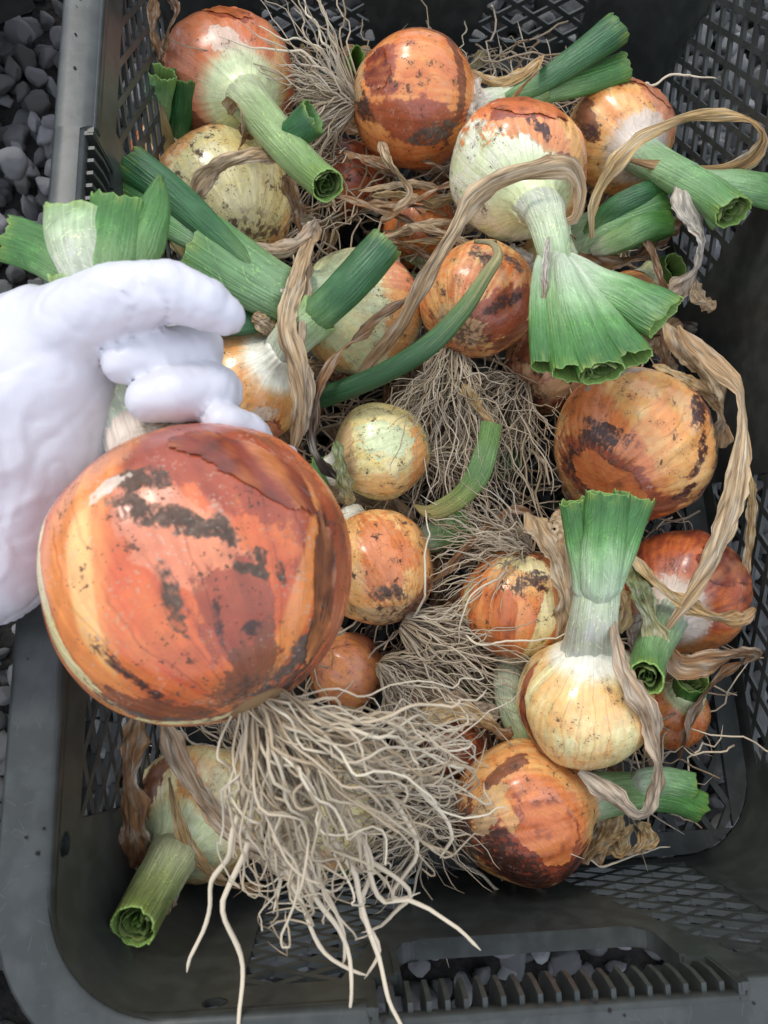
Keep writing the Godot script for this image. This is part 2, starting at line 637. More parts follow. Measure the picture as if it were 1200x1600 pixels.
# ------------------------------------------------------------------ stems and leaves
func frames(path: PackedVector3Array, up0: Vector3) -> Array:     # [tangent, side, up] along the path
	var out := []
	var up := up0
	for k in path.size():
		var tg := (path[mini(k + 1, path.size() - 1)] - path[maxi(k - 1, 0)]).normalized()
		up = (up - tg * tg.dot(up)).normalized()
		out.append([tg, up.cross(tg), up])
	return out


# A hollow green leaf or stem: half width and half thickness by length, open at the cut end, where the wall turns inward.
func leaf_tube(q: PackedVector3Array, wide: Array, thick: Array, cols: Array, up: Vector3, sd: float, inside := S(120, 165, 70), cut := 0.82, segs := 30, sides := 26, ragged := 0.0015, deep := 0.012) -> ArrayMesh:
	var path := spline(q, segs)
	var fr := frames(path, up)
	var k := Kit.new()
	var pts := PackedVector3Array()
	var cc := PackedColorArray()
	var rings := []
	for j in segs:
		var f := float(j) / (segs - 1)
		rings.append([path[j], fr[j], ramp(wide, f), ramp(thick, f), f, 0])
	var e: Array = fr[segs - 1]
	var wl: float = ramp(wide, 1.0)
	var tl: float = ramp(thick, 1.0)
	var wall := minf(tl * (1.0 - cut), 0.0016)
	rings.append([path[segs - 1] + e[0] * 0.0004, e, wl - wall * 0.5, tl - wall * 0.5, 1.0, 1])
	for s in 4:
		rings.append([path[segs - 1] - e[0] * deep * s / 3.0, e, (wl - wall) * (1.0 - 0.05 * s), (tl - wall) * (1.0 - 0.06 * s), 1.0, 2 + s])
	for g in rings:
		for i in sides:
			var a := TAU * i / (sides - 1)
			var ca := cos(a)
			var sa := sin(a)
			var rib := 1.0 + 0.035 * n_one.get_noise_3d(ca * 4.0 + sd, sa * 4.0, g[4] * 1.2) + 0.05 * n_one.get_noise_3d(ca * 1.3 + sd, sa * 1.3, g[4] * 3.0)
			var f: Array = g[1]
			var end := 0.0
			if g[5] > 0 or g[4] > 0.985:
				end = ragged * (n_one.get_noise_3d(ca * 2.2 + sd, sa * 2.2, 3.0) + 0.7 * n_one.get_noise_3d(ca * 9.0 + sd, sa * 9.0, 3.0))
			pts.append(g[0] + f[1] * (ca * g[2] * rib) + f[2] * (sa * g[3] * rib) + f[0] * end)
			var col: Color
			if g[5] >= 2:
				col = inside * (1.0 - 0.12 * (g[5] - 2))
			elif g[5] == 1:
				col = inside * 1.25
			else:
				col = ramp(cols, clampf(g[4] + 0.10 * n_one.get_noise_3d(ca * 2.0 + sd, sa * 2.0, 1.0), 0, 1))
				var bloom := n_mid.get_noise_3d(ca * 1.2 + sd, sa * 1.2, g[4] * 4.0)
				col = col.lerp(col * 1.35 + Color(0.02, 0.03, 0.02), clampf(bloom * 1.3, 0, 0.8))
				if g[4] > 0.9:
					col = col.lerp(S(150, 170, 70), clampf((g[4] - 0.9) * 7.0, 0, 0.75) * clampf(0.4 + 1.6 * n_mid.get_noise_3d(ca * 3.0 + sd, sa * 3.0, g[4] * 6.0), 0, 1))
			col = col * 1.22
			col.a = 1.0
			cc.append(col)
	k.grid(pts, sides, rings.size(), cc, true, 1.0, 1.0)
	return k.mesh(M.green)


# The cut end of a stem: leaf sheaths rolled one inside the other.
func rolled(at: Vector3, dir: Vector3, up: Vector3, w: float, th: float, sd: float) -> ArrayMesh:
	var k := Kit.new()
	var side := dir.cross(up).normalized()
	var u2 := side.cross(dir).normalized()
	var nu := 92
	var pts := PackedVector3Array()
	var cc := PackedColorArray()
	for j in 4:
		for i in nu:
			var f := float(i) / (nu - 1)
			var a := f * TAU * (2.6 + 0.7 * absf(cos(sd))) + sd
			var r := lerpf(0.95, 0.12, pow(f, 0.85 + 0.3 * sin(sd))) * (1.0 + 0.16 * n_one.get_noise_2d(a * 0.8, sd) + 0.05 * n_one.get_noise_2d(a * 3.0, sd + 9.0))
			var deep := -0.012 if j == 0 or j == 3 else 0.0
			var rr := r - (0.055 if j >= 2 else 0.0)
			var lift := 0.0026 * n_one.get_noise_2d(a * 0.7 + 4.0, sd) + 0.0008 * n_one.get_noise_2d(a * 4.0, sd) - 0.0040 * f + deep
			pts.append(at + dir * lift + side * (cos(a) * rr * w) + u2 * (sin(a) * rr * th))
			cc.append(1.2 * S(66, 100, 44) if j == 0 or j == 3 else S(168, 186, 116).lerp(S(104, 146, 62), f))
	k.grid(pts, nu, 4, cc, false, 0.3, 0.2)
	return k.mesh(M.green)


# A dry leaf: a ribbon that curls across, twists along and crumples.
func dry_leaf(q: PackedVector3Array, width: float, cols: Array, sd: float, curl := 0.8, twist := 0.7, segs := 44, up := TOWARD, taper := true) -> ArrayMesh:
	var path := spline(q, segs)
	var fr := frames(path, up)
	var span := 0.0
	for j in range(1, segs):
		span += path[j].distance_to(path[j - 1])
	span /= 0.10
	var nu := 11
	var k := Kit.new()
	var pts := PackedVector3Array()
	var cc := PackedColorArray()
	for j in segs:
		var f := float(j) / (segs - 1)
		var w := width * 1.15 * (0.85 + 0.35 * n_one.get_noise_2d(f * 4.0 + sd, sd))
		if taper:
			w *= 0.35 + 0.65 * smoothstep(0.0, 0.12, minf(f, (1.0 - f) * 1.3 + 0.02))
		var tw := twist * 0.7 * (0.75 * n_one.get_noise_2d(f * minf(span, 1.5) * 2.0 + sd, 7.0) + 0.22 * n_one.get_noise_2d(f * span * 5.0 + sd, 3.0)) * PI * 0.8
		var cu := curl * 0.42 * (1.0 + 0.8 * n_one.get_noise_2d(f * 3.0 + sd, 21.0))
		var sx: Vector3 = fr[j][1]
		var ux: Vector3 = fr[j][2]
		for i in nu:
			var s := float(i) / (nu - 1) - 0.5
			var ang := s * cu * 2.0
			var x := sin(ang) / maxf(cu * 2.0, 0.05) * 2.0
			var z := (cos(ang) - 1.0) / maxf(cu * 2.0, 0.05) * 2.0
			var fold := 0.11 * n_one.get_noise_3d(s * 4.0 + sd, f * span * 6.0, 2.0) + 0.07 * n_one.get_noise_3d(s * 3.0, f * span * 16.0 + sd, 8.0)
			if i == 0 or i == nu - 1:
				x *= 1.0 + 0.25 * n_mid.get_noise_2d(f * span * 22.0 + sd, 3.0 + i)
			var loc := Vector2(x * 0.5, z * 0.5 + fold) * w
			loc = loc.rotated(tw)
			pts.append(path[j] + sx * loc.x + ux * loc.y)
			var col: Color = ramp(cols, clampf(f + 0.12 * n_mid.get_noise_3d(s * 2.0, f * 3.0, sd), 0, 1))
			var bw := n_mid.get_noise_3d(s * 3.0 + sd, f * 6.0, sd * 2.0)
			col = col.lerp(S(126, 84, 50), clampf(bw * 1.5 - 0.2, 0, 0.65))
			col = col.lerp(S(222, 208, 184), clampf(-bw * 1.3 - 0.02, 0, 0.6))
			cc.append(col)
	k.grid(pts, nu, segs, cc, false, 0.35, 1.0)
	return k.mesh(M.dry)


const TAN := [196, 160, 116]
func tan_cols(kind := "tan") -> Array:
	match kind:
		"brown":
			return [[0.0, S(176, 132, 86)], [0.5, S(148, 106, 66)], [1.0, S(134, 92, 56)]]
		"white":
			return [[0.0, S(214, 202, 180)], [0.5, S(222, 210, 192)], [1.0, S(192, 164, 132)]]
		"pink":
			return [[0.0, S(204, 172, 136)], [0.6, S(212, 182, 148)], [1.0, S(220, 202, 176)]]
		"burnt":
			return [[0.0, S(182, 140, 96)], [0.6, S(150, 104, 62)], [0.8, S(60, 42, 32)], [1.0, S(30, 24, 22)]]
		"greenish":
			return [[0.0, S(128, 148, 84)], [0.5, S(150, 158, 104)], [1.0, S(196, 176, 120)]]
		"straw":
			return [[0.0, S(216, 182, 122)], [0.5, S(206, 168, 110)], [1.0, S(184, 140, 88)]]
	return [[0.0, S(204, 168, 122)], [0.5, S(216, 186, 144)], [1.0, S(194, 154, 108)]]


# ------------------------------------------------------------------ roots
func strand(k: Kit, q: PackedVector3Array, r: float, col: Color, segs := 16, sides := 6, wig := 0.004, sd := 0.0, tip := 0.35) -> void:
	var path := spline(q, segs)
	for j in segs:
		var f := float(j) / (segs - 1)
		path[j] += Vector3(n_one.get_noise_2d(f * 3.3 + sd, sd), n_one.get_noise_2d(f * 3.3 + sd, sd + 40.0), n_one.get_noise_2d(f * 3.3 + sd, sd + 80.0)) * wig * clampf(f * 3.0, 0, 1)
		path[j] += Vector3(n_one.get_noise_2d(f * 11.0 + sd, sd + 9.0), n_one.get_noise_2d(f * 11.0 + sd, sd + 49.0), n_one.get_noise_2d(f * 11.0 + sd, sd + 89.0)) * wig * 0.09 * clampf(f * 3.0, 0, 1)
	var fr := frames(path, Vector3(0.3, 0.9, 0.2))
	var pts := PackedVector3Array()
	var cc := PackedColorArray()
	for j in segs:
		var f := float(j) / (segs - 1)
		var rr := r * lerpf(1.12, tip, f * f) * (1.0 + 0.12 * n_one.get_noise_2d(f * 14.0 + sd, 5.0))
		if j == segs - 1:
			rr *= 0.3
		var c := col.lerp(S(120, 92, 62), clampf(0.5 * n_one.get_noise_2d(f * 6.0 + sd, 61.0) + 0.45 * (1.0 - f * 6.0), 0, 0.7))
		for i in sides:
			var a := TAU * i / (sides - 1)
			pts.append(path[j] + fr[j][1] * (cos(a) * rr) + fr[j][2] * (sin(a) * rr))
			cc.append(c)
	k.grid(pts, sides, segs, cc, true, 1, 1)


# A tuft of roots from the base plate at b: n strands that leave along dir, fan by spread, droop and tangle.
func tuft(b: Vector3, dir: Vector3, n: int, spread: float, lo: float, hi: float, sag: float, r: float, sd: int, plate := 0.007, floor_y := 0.012, col := S(166, 146, 116)) -> ArrayMesh:
	var g := RandomNumberGenerator.new()
	g.seed = sd
	var k := Kit.new()
	var B := basis_to(dir)
	for s in n:
		var a := g.randf() * TAU
		var q := sqrt(g.randf())
		var d := (dir + (B.x * cos(a) + B.z * sin(a)) * q * spread).normalized()
		var p0 := b + (B.x * cos(a) + B.z * sin(a)) * q * plate
		var ln := g.randf_range(lo, hi)
		var side := Vector3(g.randfn(), g.randfn() * 0.4, g.randfn()) * ln * 0.10
		var pts := PackedVector3Array([p0 - d * 0.003, p0 + d * ln * 0.33 + Vector3(0, -sag * ln * 0.10, 0), p0 + d * ln * 0.68 + Vector3(0, -sag * ln * 0.4, 0) + side, p0 + d * ln + Vector3(0, -sag * ln * 0.85, 0) + side * 2.0])
		for j in pts.size():
			pts[j].y = maxf(pts[j].y, floor_y)
		strand(k, pts, r * g.randf_range(0.6, 1.15), col.lerp(S(218, 206, 186), g.randf() * 0.6) * g.randf_range(0.75, 1.0), 16, 5, ln * 0.055, g.randf() * 500.0, 0.45)
	return k.mesh(M.root)


# ------------------------------------------------------------------ crate
func bars(poly: PackedVector2Array, slope: float, step: float, width: float) -> Array:     # the bars of one family, clipped to the panel
	var out := []
	var lo := Vector2(1e9, 1e9)
	var hi := -lo
	for v in poly:
		lo = lo.min(v)
		hi = hi.max(v)
	var d := Vector2(1, slope).normalized()
	var n := Vector2(-d.y, d.x) * width * 0.5
	var c0 := minf(lo.y - slope * lo.x, lo.y - slope * hi.x)
	var c1 := maxf(hi.y - slope * lo.x, hi.y - slope * hi.x)
	var c := floorf(c0 / step) * step
	while c < c1:
		var a := Vector2(lo.x - 0.02, slope * (lo.x - 0.02) + c)
		var b := Vector2(hi.x + 0.02, slope * (hi.x + 0.02) + c)
		out.append_array(Geometry2D.intersect_polygons(PackedVector2Array([a - n, b - n, b + n, a + n]), poly))
		c += step
	return out


func lattice(poly: PackedVector2Array, o: Vector3, x: Vector3, y: Vector3, z: Vector3, w := 0.026, h := 0.016, bar := 0.0034) -> ArrayMesh:
	var k := Kit.new()
	for q in bars(poly, h / w, h, bar):
		k.prism(q, o, x, y, z, 0.0003, 0.0027)
	for q in bars(poly, -h / w, h, bar):
		k.prism(q, o, x, y, z, 0.0006, 0.0024)
	return k.mesh(M.crate, true)


func P2(a: Array) -> PackedVector2Array:
	var out := PackedVector2Array()
	for k in range(0, a.size(), 2):
		out.append(Vector2(a[k], a[k + 1]))
	return out


func make_crate(label: String, at: Vector3, turn: float, H: float, wr: float, lr: float, tp: float) -> Node3D:
	var t := thing("harvest_crate", label, "crate", at)
	t.rotation.y = turn
	var wf := wr - tp
	var lf := lr - tp
	var rc := 0.045
	for side in 4:
		var long := side % 2 == 0                       # +x, +z, -x, -z
		var nrm: Vector3 = [Vector3(1, 0, 0), Vector3(0, 0, 1), Vector3(-1, 0, 0), Vector3(0, 0, -1)][side]
		var half0 := lf if long else wf
		var half1 := lr if long else wr
		var d0 := wf if long else lf
		var d1 := wr if long else lr
		var o := nrm * d0
		var y := (nrm * d1 + Vector3(0, H, 0) - o)
		var Ls := y.length()
		y = y.normalized()
		var u := Vector3.UP.cross(nrm).normalized()     # so that u x y points outward
		if u.cross(y).dot(nrm) < 0:
			u = -u
		var z := u.cross(y).normalized()
		var f0 := half0 - rc
		var f1 := half1 - rc
		var top := Ls - 0.026
		var at_v := func(v: float) -> float: return lerpf(f0, f1, v / Ls)
		var ub := 0.062 if long else 0.034
		var ut := 0.088 if long else 0.078
		var ue := minf(f0, f0) - 0.004
		var wall := Kit.new()
		var bot := 0.012
		wall.prism(P2([-f0, 0.0, f0, 0.0, at_v.call(bot), bot, -at_v.call(bot), bot]), o, u, y, z, 0.0, 0.003)
		var hole_v := top - 0.037
		var hw := 0.056
		var hole := PackedVector2Array()
		for s in 9:
			var a := PI + PI * 0.5 * s / 8.0
			hole.append(Vector2(-hw + 0.012 + cos(a) * 0.012, hole_v + 0.012 + sin(a) * 0.012))
		for s in 9:
			var a := PI * 1.5 + PI * 0.5 * s / 8.0
			hole.append(Vector2(hw - 0.012 + cos(a) * 0.012, hole_v + 0.012 + sin(a) * 0.012))
		var outline := hole.duplicate()
		outline.insert(0, Vector2(-hw, top - 0.001))
		outline.append(Vector2(hw, top - 0.001))
		hole.append(Vector2(hw, top + 0.03))
		hole.append(Vector2(-hw, top + 0.03))
		for q in Geometry2D.clip_polygons(P2([-ub, bot, ub, bot, ut, top, -ut, top]), hole):
			wall.prism(q, o, u, y, z, 0.0, 0.003)
		for q in Geometry2D.offset_polyline(outline, 0.0013, Geometry2D.JOIN_ROUND, Geometry2D.END_BUTT):
			wall.prism(q, o, u, y, z, -0.0008, 0.0075)
		var g := 0.066                                   # the grip with its ribs
		for s in [-1.0, 1.0]:
			wall.prism(P2([s * ue, bot, s * at_v.call(bot), bot, s * at_v.call(top), top, s * ue, top]), o, u, y, z, 0.0, 0.003)
			var c := Vector2(s * (f1 - 0.012), top + 0.013)
			var disc := PackedVector2Array()
			for k in 18:
				disc.append(c + Vector2(cos(TAU * k / 18), sin(TAU * k / 18)) * 0.0048)
			for piece in [P2([s * g, top, c.x, top, c.x, Ls, s * g, Ls]), P2([c.x, top, s * at_v.call(top), top, s * f1, Ls, c.x, Ls])]:
				for q in Geometry2D.clip_polygons(piece, disc):
					wall.prism(q, o, u, y, z, 0.0, 0.003)
			wall.box(o + u * (s * g) + y * (Ls - 0.013) + z * 0.0075, u * 0.0012, y * 0.0128, z * 0.0072)
			var pan := P2([s * ub, bot, s * ue, bot, s * ue, top, s * ut, top])
			part("lattice", lattice(pan, o, u, y, z), t)
		wall.prism(P2([-g, top + 0.002, g, top + 0.002, g, Ls, -g, Ls]), o, u, y, z, 0.0125, 0.0145)
		part("side_panel", wall.mesh(M.crate, true), t)
		for k in 19:
			var uu := lerpf(-g + 0.006, g - 0.006, k / 18.0)
			var bump := 0.004 * absf(sin(k / 18.0 * PI * 2.0))
			var fin := Kit.new()
			var fp := P2([Ls - 0.003, 0.0126, Ls - 0.003, 0.0005, Ls - 0.012, -0.0006, Ls - 0.020, -0.0004, Ls - 0.025 + bump, 0.0012, Ls - 0.030 + bump, 0.0045, Ls - 0.032 + bump, 0.0105, Ls - 0.030, 0.0126])
			fin.prism(fp, o + u * uu, y, z, u, -0.0009, 0.0009)
			part("grip_rib", fin.mesh(M.crate, true), t)
	for cx in [-1.0, 1.0]:
		for cz in [-1.0, 1.0]:
			var corner := Kit.new()
			for off in [0.0, 0.003]:
				var pts := PackedVector3Array()
				for j in 9:
					var v := j / 8.0
					for i in 11:
						var a := PI * 0.5 * i / 10.0
						if cx * cz * (1.0 if off == 0.0 else -1.0) > 0:
							a = PI * 0.5 - a
						pts.append(Vector3(cx * (lerpf(wf, wr, v) - rc + cos(a) * (rc + off)), H * v, cz * (lerpf(lf, lr, v) - rc + sin(a) * (rc + off))))
				corner.grid(pts, 11, 9, PackedColorArray([Color.WHITE]), false)
			part("corner", corner.mesh(M.crate), t)
	# the rim: one moulded lip all the way round, set back a little over each grip
	var path := []
	var rr := 0.042
	for q in 4:
		var sx: float = [1.0, -1.0, -1.0, 1.0][q]
		var sz: float = [1.0, 1.0, -1.0, -1.0][q]
		for i in 13:
			var a := PI * 0.5 * (q + i / 12.0)
			path.append([Vector3(sx * (wr - rr) + cos(a) * rr, 0, sz * (lr - rr) + sin(a) * rr), Vector3(cos(a), 0, sin(a)), 0.0])
		var nn: Vector3 = [Vector3(0, 0, 1), Vector3(-1, 0, 0), Vector3(0, 0, -1), Vector3(1, 0, 0)][q]
		var along: Vector3 = [Vector3(-1, 0, 0), Vector3(0, 0, -1), Vector3(1, 0, 0), Vector3(0, 0, 1)][q]
		var dd := lr if q % 2 == 0 else wr
		for e in [[-0.0690, 0.0], [-0.0675, 1.0], [-0.03, 1.0], [0.0, 1.0], [0.03, 1.0], [0.0675, 1.0], [0.0690, 0.0]]:
			path.append([nn * dd + along * e[0], nn, e[1]])
	path.append(path[0])
	var prof := [[0.0022, -0.0040], [0.0, -0.0068], [-0.0012, -0.0066], [-0.0014, -0.002], [-0.0004, -0.0002], [0.0018, 0.0006], [0.0060, 0.0009], [0.0125, 0.0009], [0.0165, 0.0004], [0.0184, -0.0010], [0.0190, -0.004], [0.0198, -0.028], [0.0190, -0.0295], [0.0178, -0.028], [0.0168, -0.005], [0.0150, -0.0035], [0.0022, -0.0040]]
	var pts := PackedVector3Array()
	for e in path:
		for c in prof:
			var d: float = c[0] + (e[2] * 0.0050 if c[0] < 0.004 else 0.0)
			pts.append(e[0] + e[1] * d + Vector3(0, H + c[1], 0))
	var rim := Kit.new()
	rim.grid(pts, prof.size(), path.size(), PackedColorArray([Color.WHITE]), true)
	part("rim", rim.mesh(M.crate), t)
	var base := Kit.new()
	var fl := P2([-wf + 0.014, -lf + 0.014, wf - 0.014, -lf + 0.014, wf - 0.014, lf - 0.014, -wf + 0.014, lf - 0.014])
	var outer := PackedVector2Array()
	for q in 4:
		for i in 9:
			var a := PI * 0.5 * (q + i / 8.0)
			outer.append(Vector2(([1, -1, -1, 1][q]) * (wf - 0.046) + cos(a) * 0.0445, ([1, 1, -1, -1][q]) * (lf - 0.046) + sin(a) * 0.0445))
	for s in [-1.0, 1.0]:
		for q in Geometry2D.intersect_polygons(outer, P2([0, -1, s, -1, s, 1, 0, 1])):
			for c in Geometry2D.clip_polygons(q, fl):
				base.prism(c, Vector3.ZERO, Vector3(1, 0, 0), Vector3(0, 0, -1), Vector3.UP, 0.0005, 0.0035)
	for s in [-0.09, -0.03, 0.03, 0.09]:
		base.box(Vector3(s, 0.0022, 0), Vector3(0.006, 0, 0), Vector3(0, 0.0011, 0), Vector3(0, 0, lf - 0.014))
	part("base_frame", base.mesh(M.crate, true), t)
	part("base_lattice", lattice(fl, Vector3.ZERO, Vector3(1, 0, 0), Vector3(0, 0, -1), Vector3.UP, 0.020, 0.034, 0.0036), t)
	return t


# ------------------------------------------------------------------ tray
func make_tray(label: String, at: Vector3, turn: float) -> void:     # a shallow black tray with cells, its corner at the place given
	var t := thing("seed_tray", label, "tray", at)
	t.rotation.y = turn
	var L := 0.40
	var W := 0.26
	var H := 0.034
	var lip := Kit.new()
	var o := P2([-0.012, 0, -0.004, 0.004, 0, 0.012, 0, W, -L, W, -L, 0])
	for q in Geometry2D.clip_polygons(o, P2([-0.013, 0.013, -0.013, W + 0.1, -L + 0.013, W + 0.1, -L + 0.013, 0.013])):
		lip.prism(q, Vector3(0, H, 0), Vector3(1, 0, 0), Vector3(0, 0, -1), Vector3.UP, 0.0, 0.0035)
		lip.prism(q, Vector3(0, H, 0), Vector3(1, 0, 0), Vector3(0, 0, -1), Vector3.UP, -0.004, -0.0005)
	part("lip", lip.mesh(M.crate, true), t)
	var w := Kit.new()
	w.box(Vector3(-L / 2, H / 2 - 0.003, -0.0142), Vector3(L / 2 - 0.014, 0, 0), Vector3(0, H / 2, 0), Vector3(0, 0, 0.001))
	w.box(Vector3(-0.0142, H / 2 - 0.003, -W / 2), Vector3(0.001, 0, 0), Vector3(0, H / 2, 0), Vector3(0, 0, W / 2 - 0.016))
	w.box(Vector3(-L + 0.0142, H / 2 - 0.003, -W / 2), Vector3(0.001, 0, 0), Vector3(0, H / 2, 0), Vector3(0, 0, W / 2 - 0.016))
	w.box(Vector3(-L / 2, -0.002, -W / 2), Vector3(L / 2 - 0.016, 0, 0), Vector3(0, 0.001, 0), Vector3(0, 0, W / 2 - 0.017))
	part("side_wall", w.mesh(M.crate, true), t)
	for k in 8:
		var d := Kit.new()
		d.box(Vector3(-0.055 - 0.042 * k, H / 2 - 0.004, -W / 2), Vector3(0.0012, 0, 0), Vector3(0, H / 2 - 0.003, 0), Vector3(0, 0, W / 2 - 0.018))
		part("cell_divider", d.mesh(M.crate, true), t)
	for k in 5:
		var d := Kit.new()
		d.box(Vector3(-L / 2, H / 2 - 0.005, -0.055 - 0.042 * k), Vector3(L / 2 - 0.018, 0, 0), Vector3(0, H / 2 - 0.004, 0), Vector3(0, 0, 0.0012))
		part("cell_divider", d.mesh(M.crate, true), t)


# ------------------------------------------------------------------ ground
func stone_mesh(sd: int, planes: int, soft: float) -> ArrayMesh:
	var g := RandomNumberGenerator.new()
	g.seed = sd
	var N := []
	for k in planes:
		N.append([Vector3(g.randfn(), g.randfn(), g.randfn()).normalized(), g.randf_range(0.62, 0.95)])
	var sc := Vector3(1.0, g.randf_range(0.5, 0.75), g.randf_range(0.65, 0.95))
	var k := Kit.new()
	var nu := 25
	var nv := 14
	var pts := PackedVector3Array()
	for j in nv:
		for i in nu:
			var th := PI * j / (nv - 1)
			var ph := -TAU * i / (nu - 1)
			var d := Vector3(sin(th) * cos(ph), -cos(th), sin(th) * sin(ph))
			var s := 0.0
			for e in N:
				s += exp(-soft * (e[1] / maxf(d.dot(e[0]), 0.15)))
			var r := minf(-log(maxf(s, 1e-300)) / soft, 1.2)
			r *= 1.0 + 0.06 * n_mid.get_noise_3d(d.x * 2.5 + sd, d.y * 2.5, d.z * 2.5)
			pts.append(d * r * sc)
	k.grid(pts, nu, nv, PackedColorArray([Color.WHITE]), true)
	return k.mesh(M.stone)


func make_ground() -> void:
	var k := Kit.new()
	var pts := PackedVector3Array()
	for j in 61:
		for i in 61:
			var x := pow(absf(i / 30.0 - 1.0), 2.2) * signf(i / 30.0 - 1.0) * 3.0
			var z := pow(absf(j / 30.0 - 1.0), 2.2) * signf(j / 30.0 - 1.0) * 3.0
			pts.append(Vector3(x, -0.030 + 0.006 * n_mid.get_noise_2d(x * 8.0, z * 8.0), z))
	k.grid(pts, 61, 61, PackedColorArray([Color.WHITE]), false)
	var gr := MeshInstance3D.new()
	gr.name = "ground"
	gr.mesh = k.mesh(M.soil)
	gr.set_meta("kind", "structure")
	gr.set_meta("label", "bare dark soil under crushed grey stone")
	add_child(gr)
	var g := RandomNumberGenerator.new()
	g.seed = 77
	var shapes := []
	for s in 10:
		shapes.append(stone_mesh(100 + s, 10 + s % 4, 60.0 + 6.0 * (s % 5)))
	var tones := []
	for s in 6:
		var m: StandardMaterial3D = M.stone.duplicate()
		var v: float = [0.48, 0.56, 0.42, 0.62, 0.52, 0.68][s]
		m.albedo_color = Color(v * 1.0, v * 0.985, v * (0.99 if s % 2 else 0.95))
		tones.append(m)
	var put := []
	for j in range(-44, 45):
		for i in range(-36, 37):
			for layer in 2:
				var x := i * 0.0165 + g.randf_range(-0.008, 0.008)
				var z := j * 0.0165 + g.randf_range(-0.008, 0.008)
				var r := g.randf_range(0.0062, 0.0122) * (1.25 if g.randf() < 0.12 else 1.0)
				var yy := -0.0245 if layer == 0 else -0.0115
				if layer == 1 and g.randf() < 0.45:
					continue
				put.append([Vector3(x, yy - r * 0.3 + g.randf_range(-0.003, 0.002), z), r, Basis.from_euler(Vector3(g.randf() * 6.3, g.randf() * 6.3, g.randf() * 6.3)), g.randi() % 10, g.randi() % 6, layer])
	var rest := []
	var singles := 0
	for e in put:
		var p: Vector3 = e[0]
		var seen: bool = p.x < -0.185 and p.x > -0.345 and p.z > -0.36 and p.z < 0.13 and e[5] == 1
		if seen and singles < 290:
			singles += 1
			var o := part("stone", shapes[e[3]], gr, p)
			o.basis = (e[2] as Basis).scaled_local(Vector3.ONE * e[1])
			o.material_override = tones[e[4]]
		else:
			rest.append(e)
	var big := part("stone", stone_mesh(333, 22, 7.0), gr, Vector3(-0.2821, 0.0120, -0.1767))
	big.basis = Basis.from_euler(Vector3(0.3, 0.8, 0.2)).scaled_local(Vector3(0.0145, 0.017, 0.0165))
	big.material_override = tones[5]
	for s in shapes.size():
		var mine := rest.filter(func(e): return e[3] == s)
		var mm := MultiMesh.new()
		mm.transform_format = MultiMesh.TRANSFORM_3D
		mm.use_colors = true
		mm.mesh = shapes[s]
		mm.instance_count = mine.size()
		for k2 in mine.size():
			mm.set_instance_transform(k2, Transform3D((mine[k2][2] as Basis).scaled_local(Vector3.ONE * mine[k2][1]), mine[k2][0]))
			var v := pow([0.48, 0.56, 0.42, 0.62, 0.52, 0.68][mine[k2][4]], 2.2)
			mm.set_instance_color(k2, Color(v, v * 0.98, v * 0.96))
		var mi := MultiMeshInstance3D.new()
		mi.multimesh = mm
		mi.name = "gravel" if s == 0 else "gravel_%03d" % s
		mi.set_meta("kind", "stuff")
		gr.add_child(mi, true)


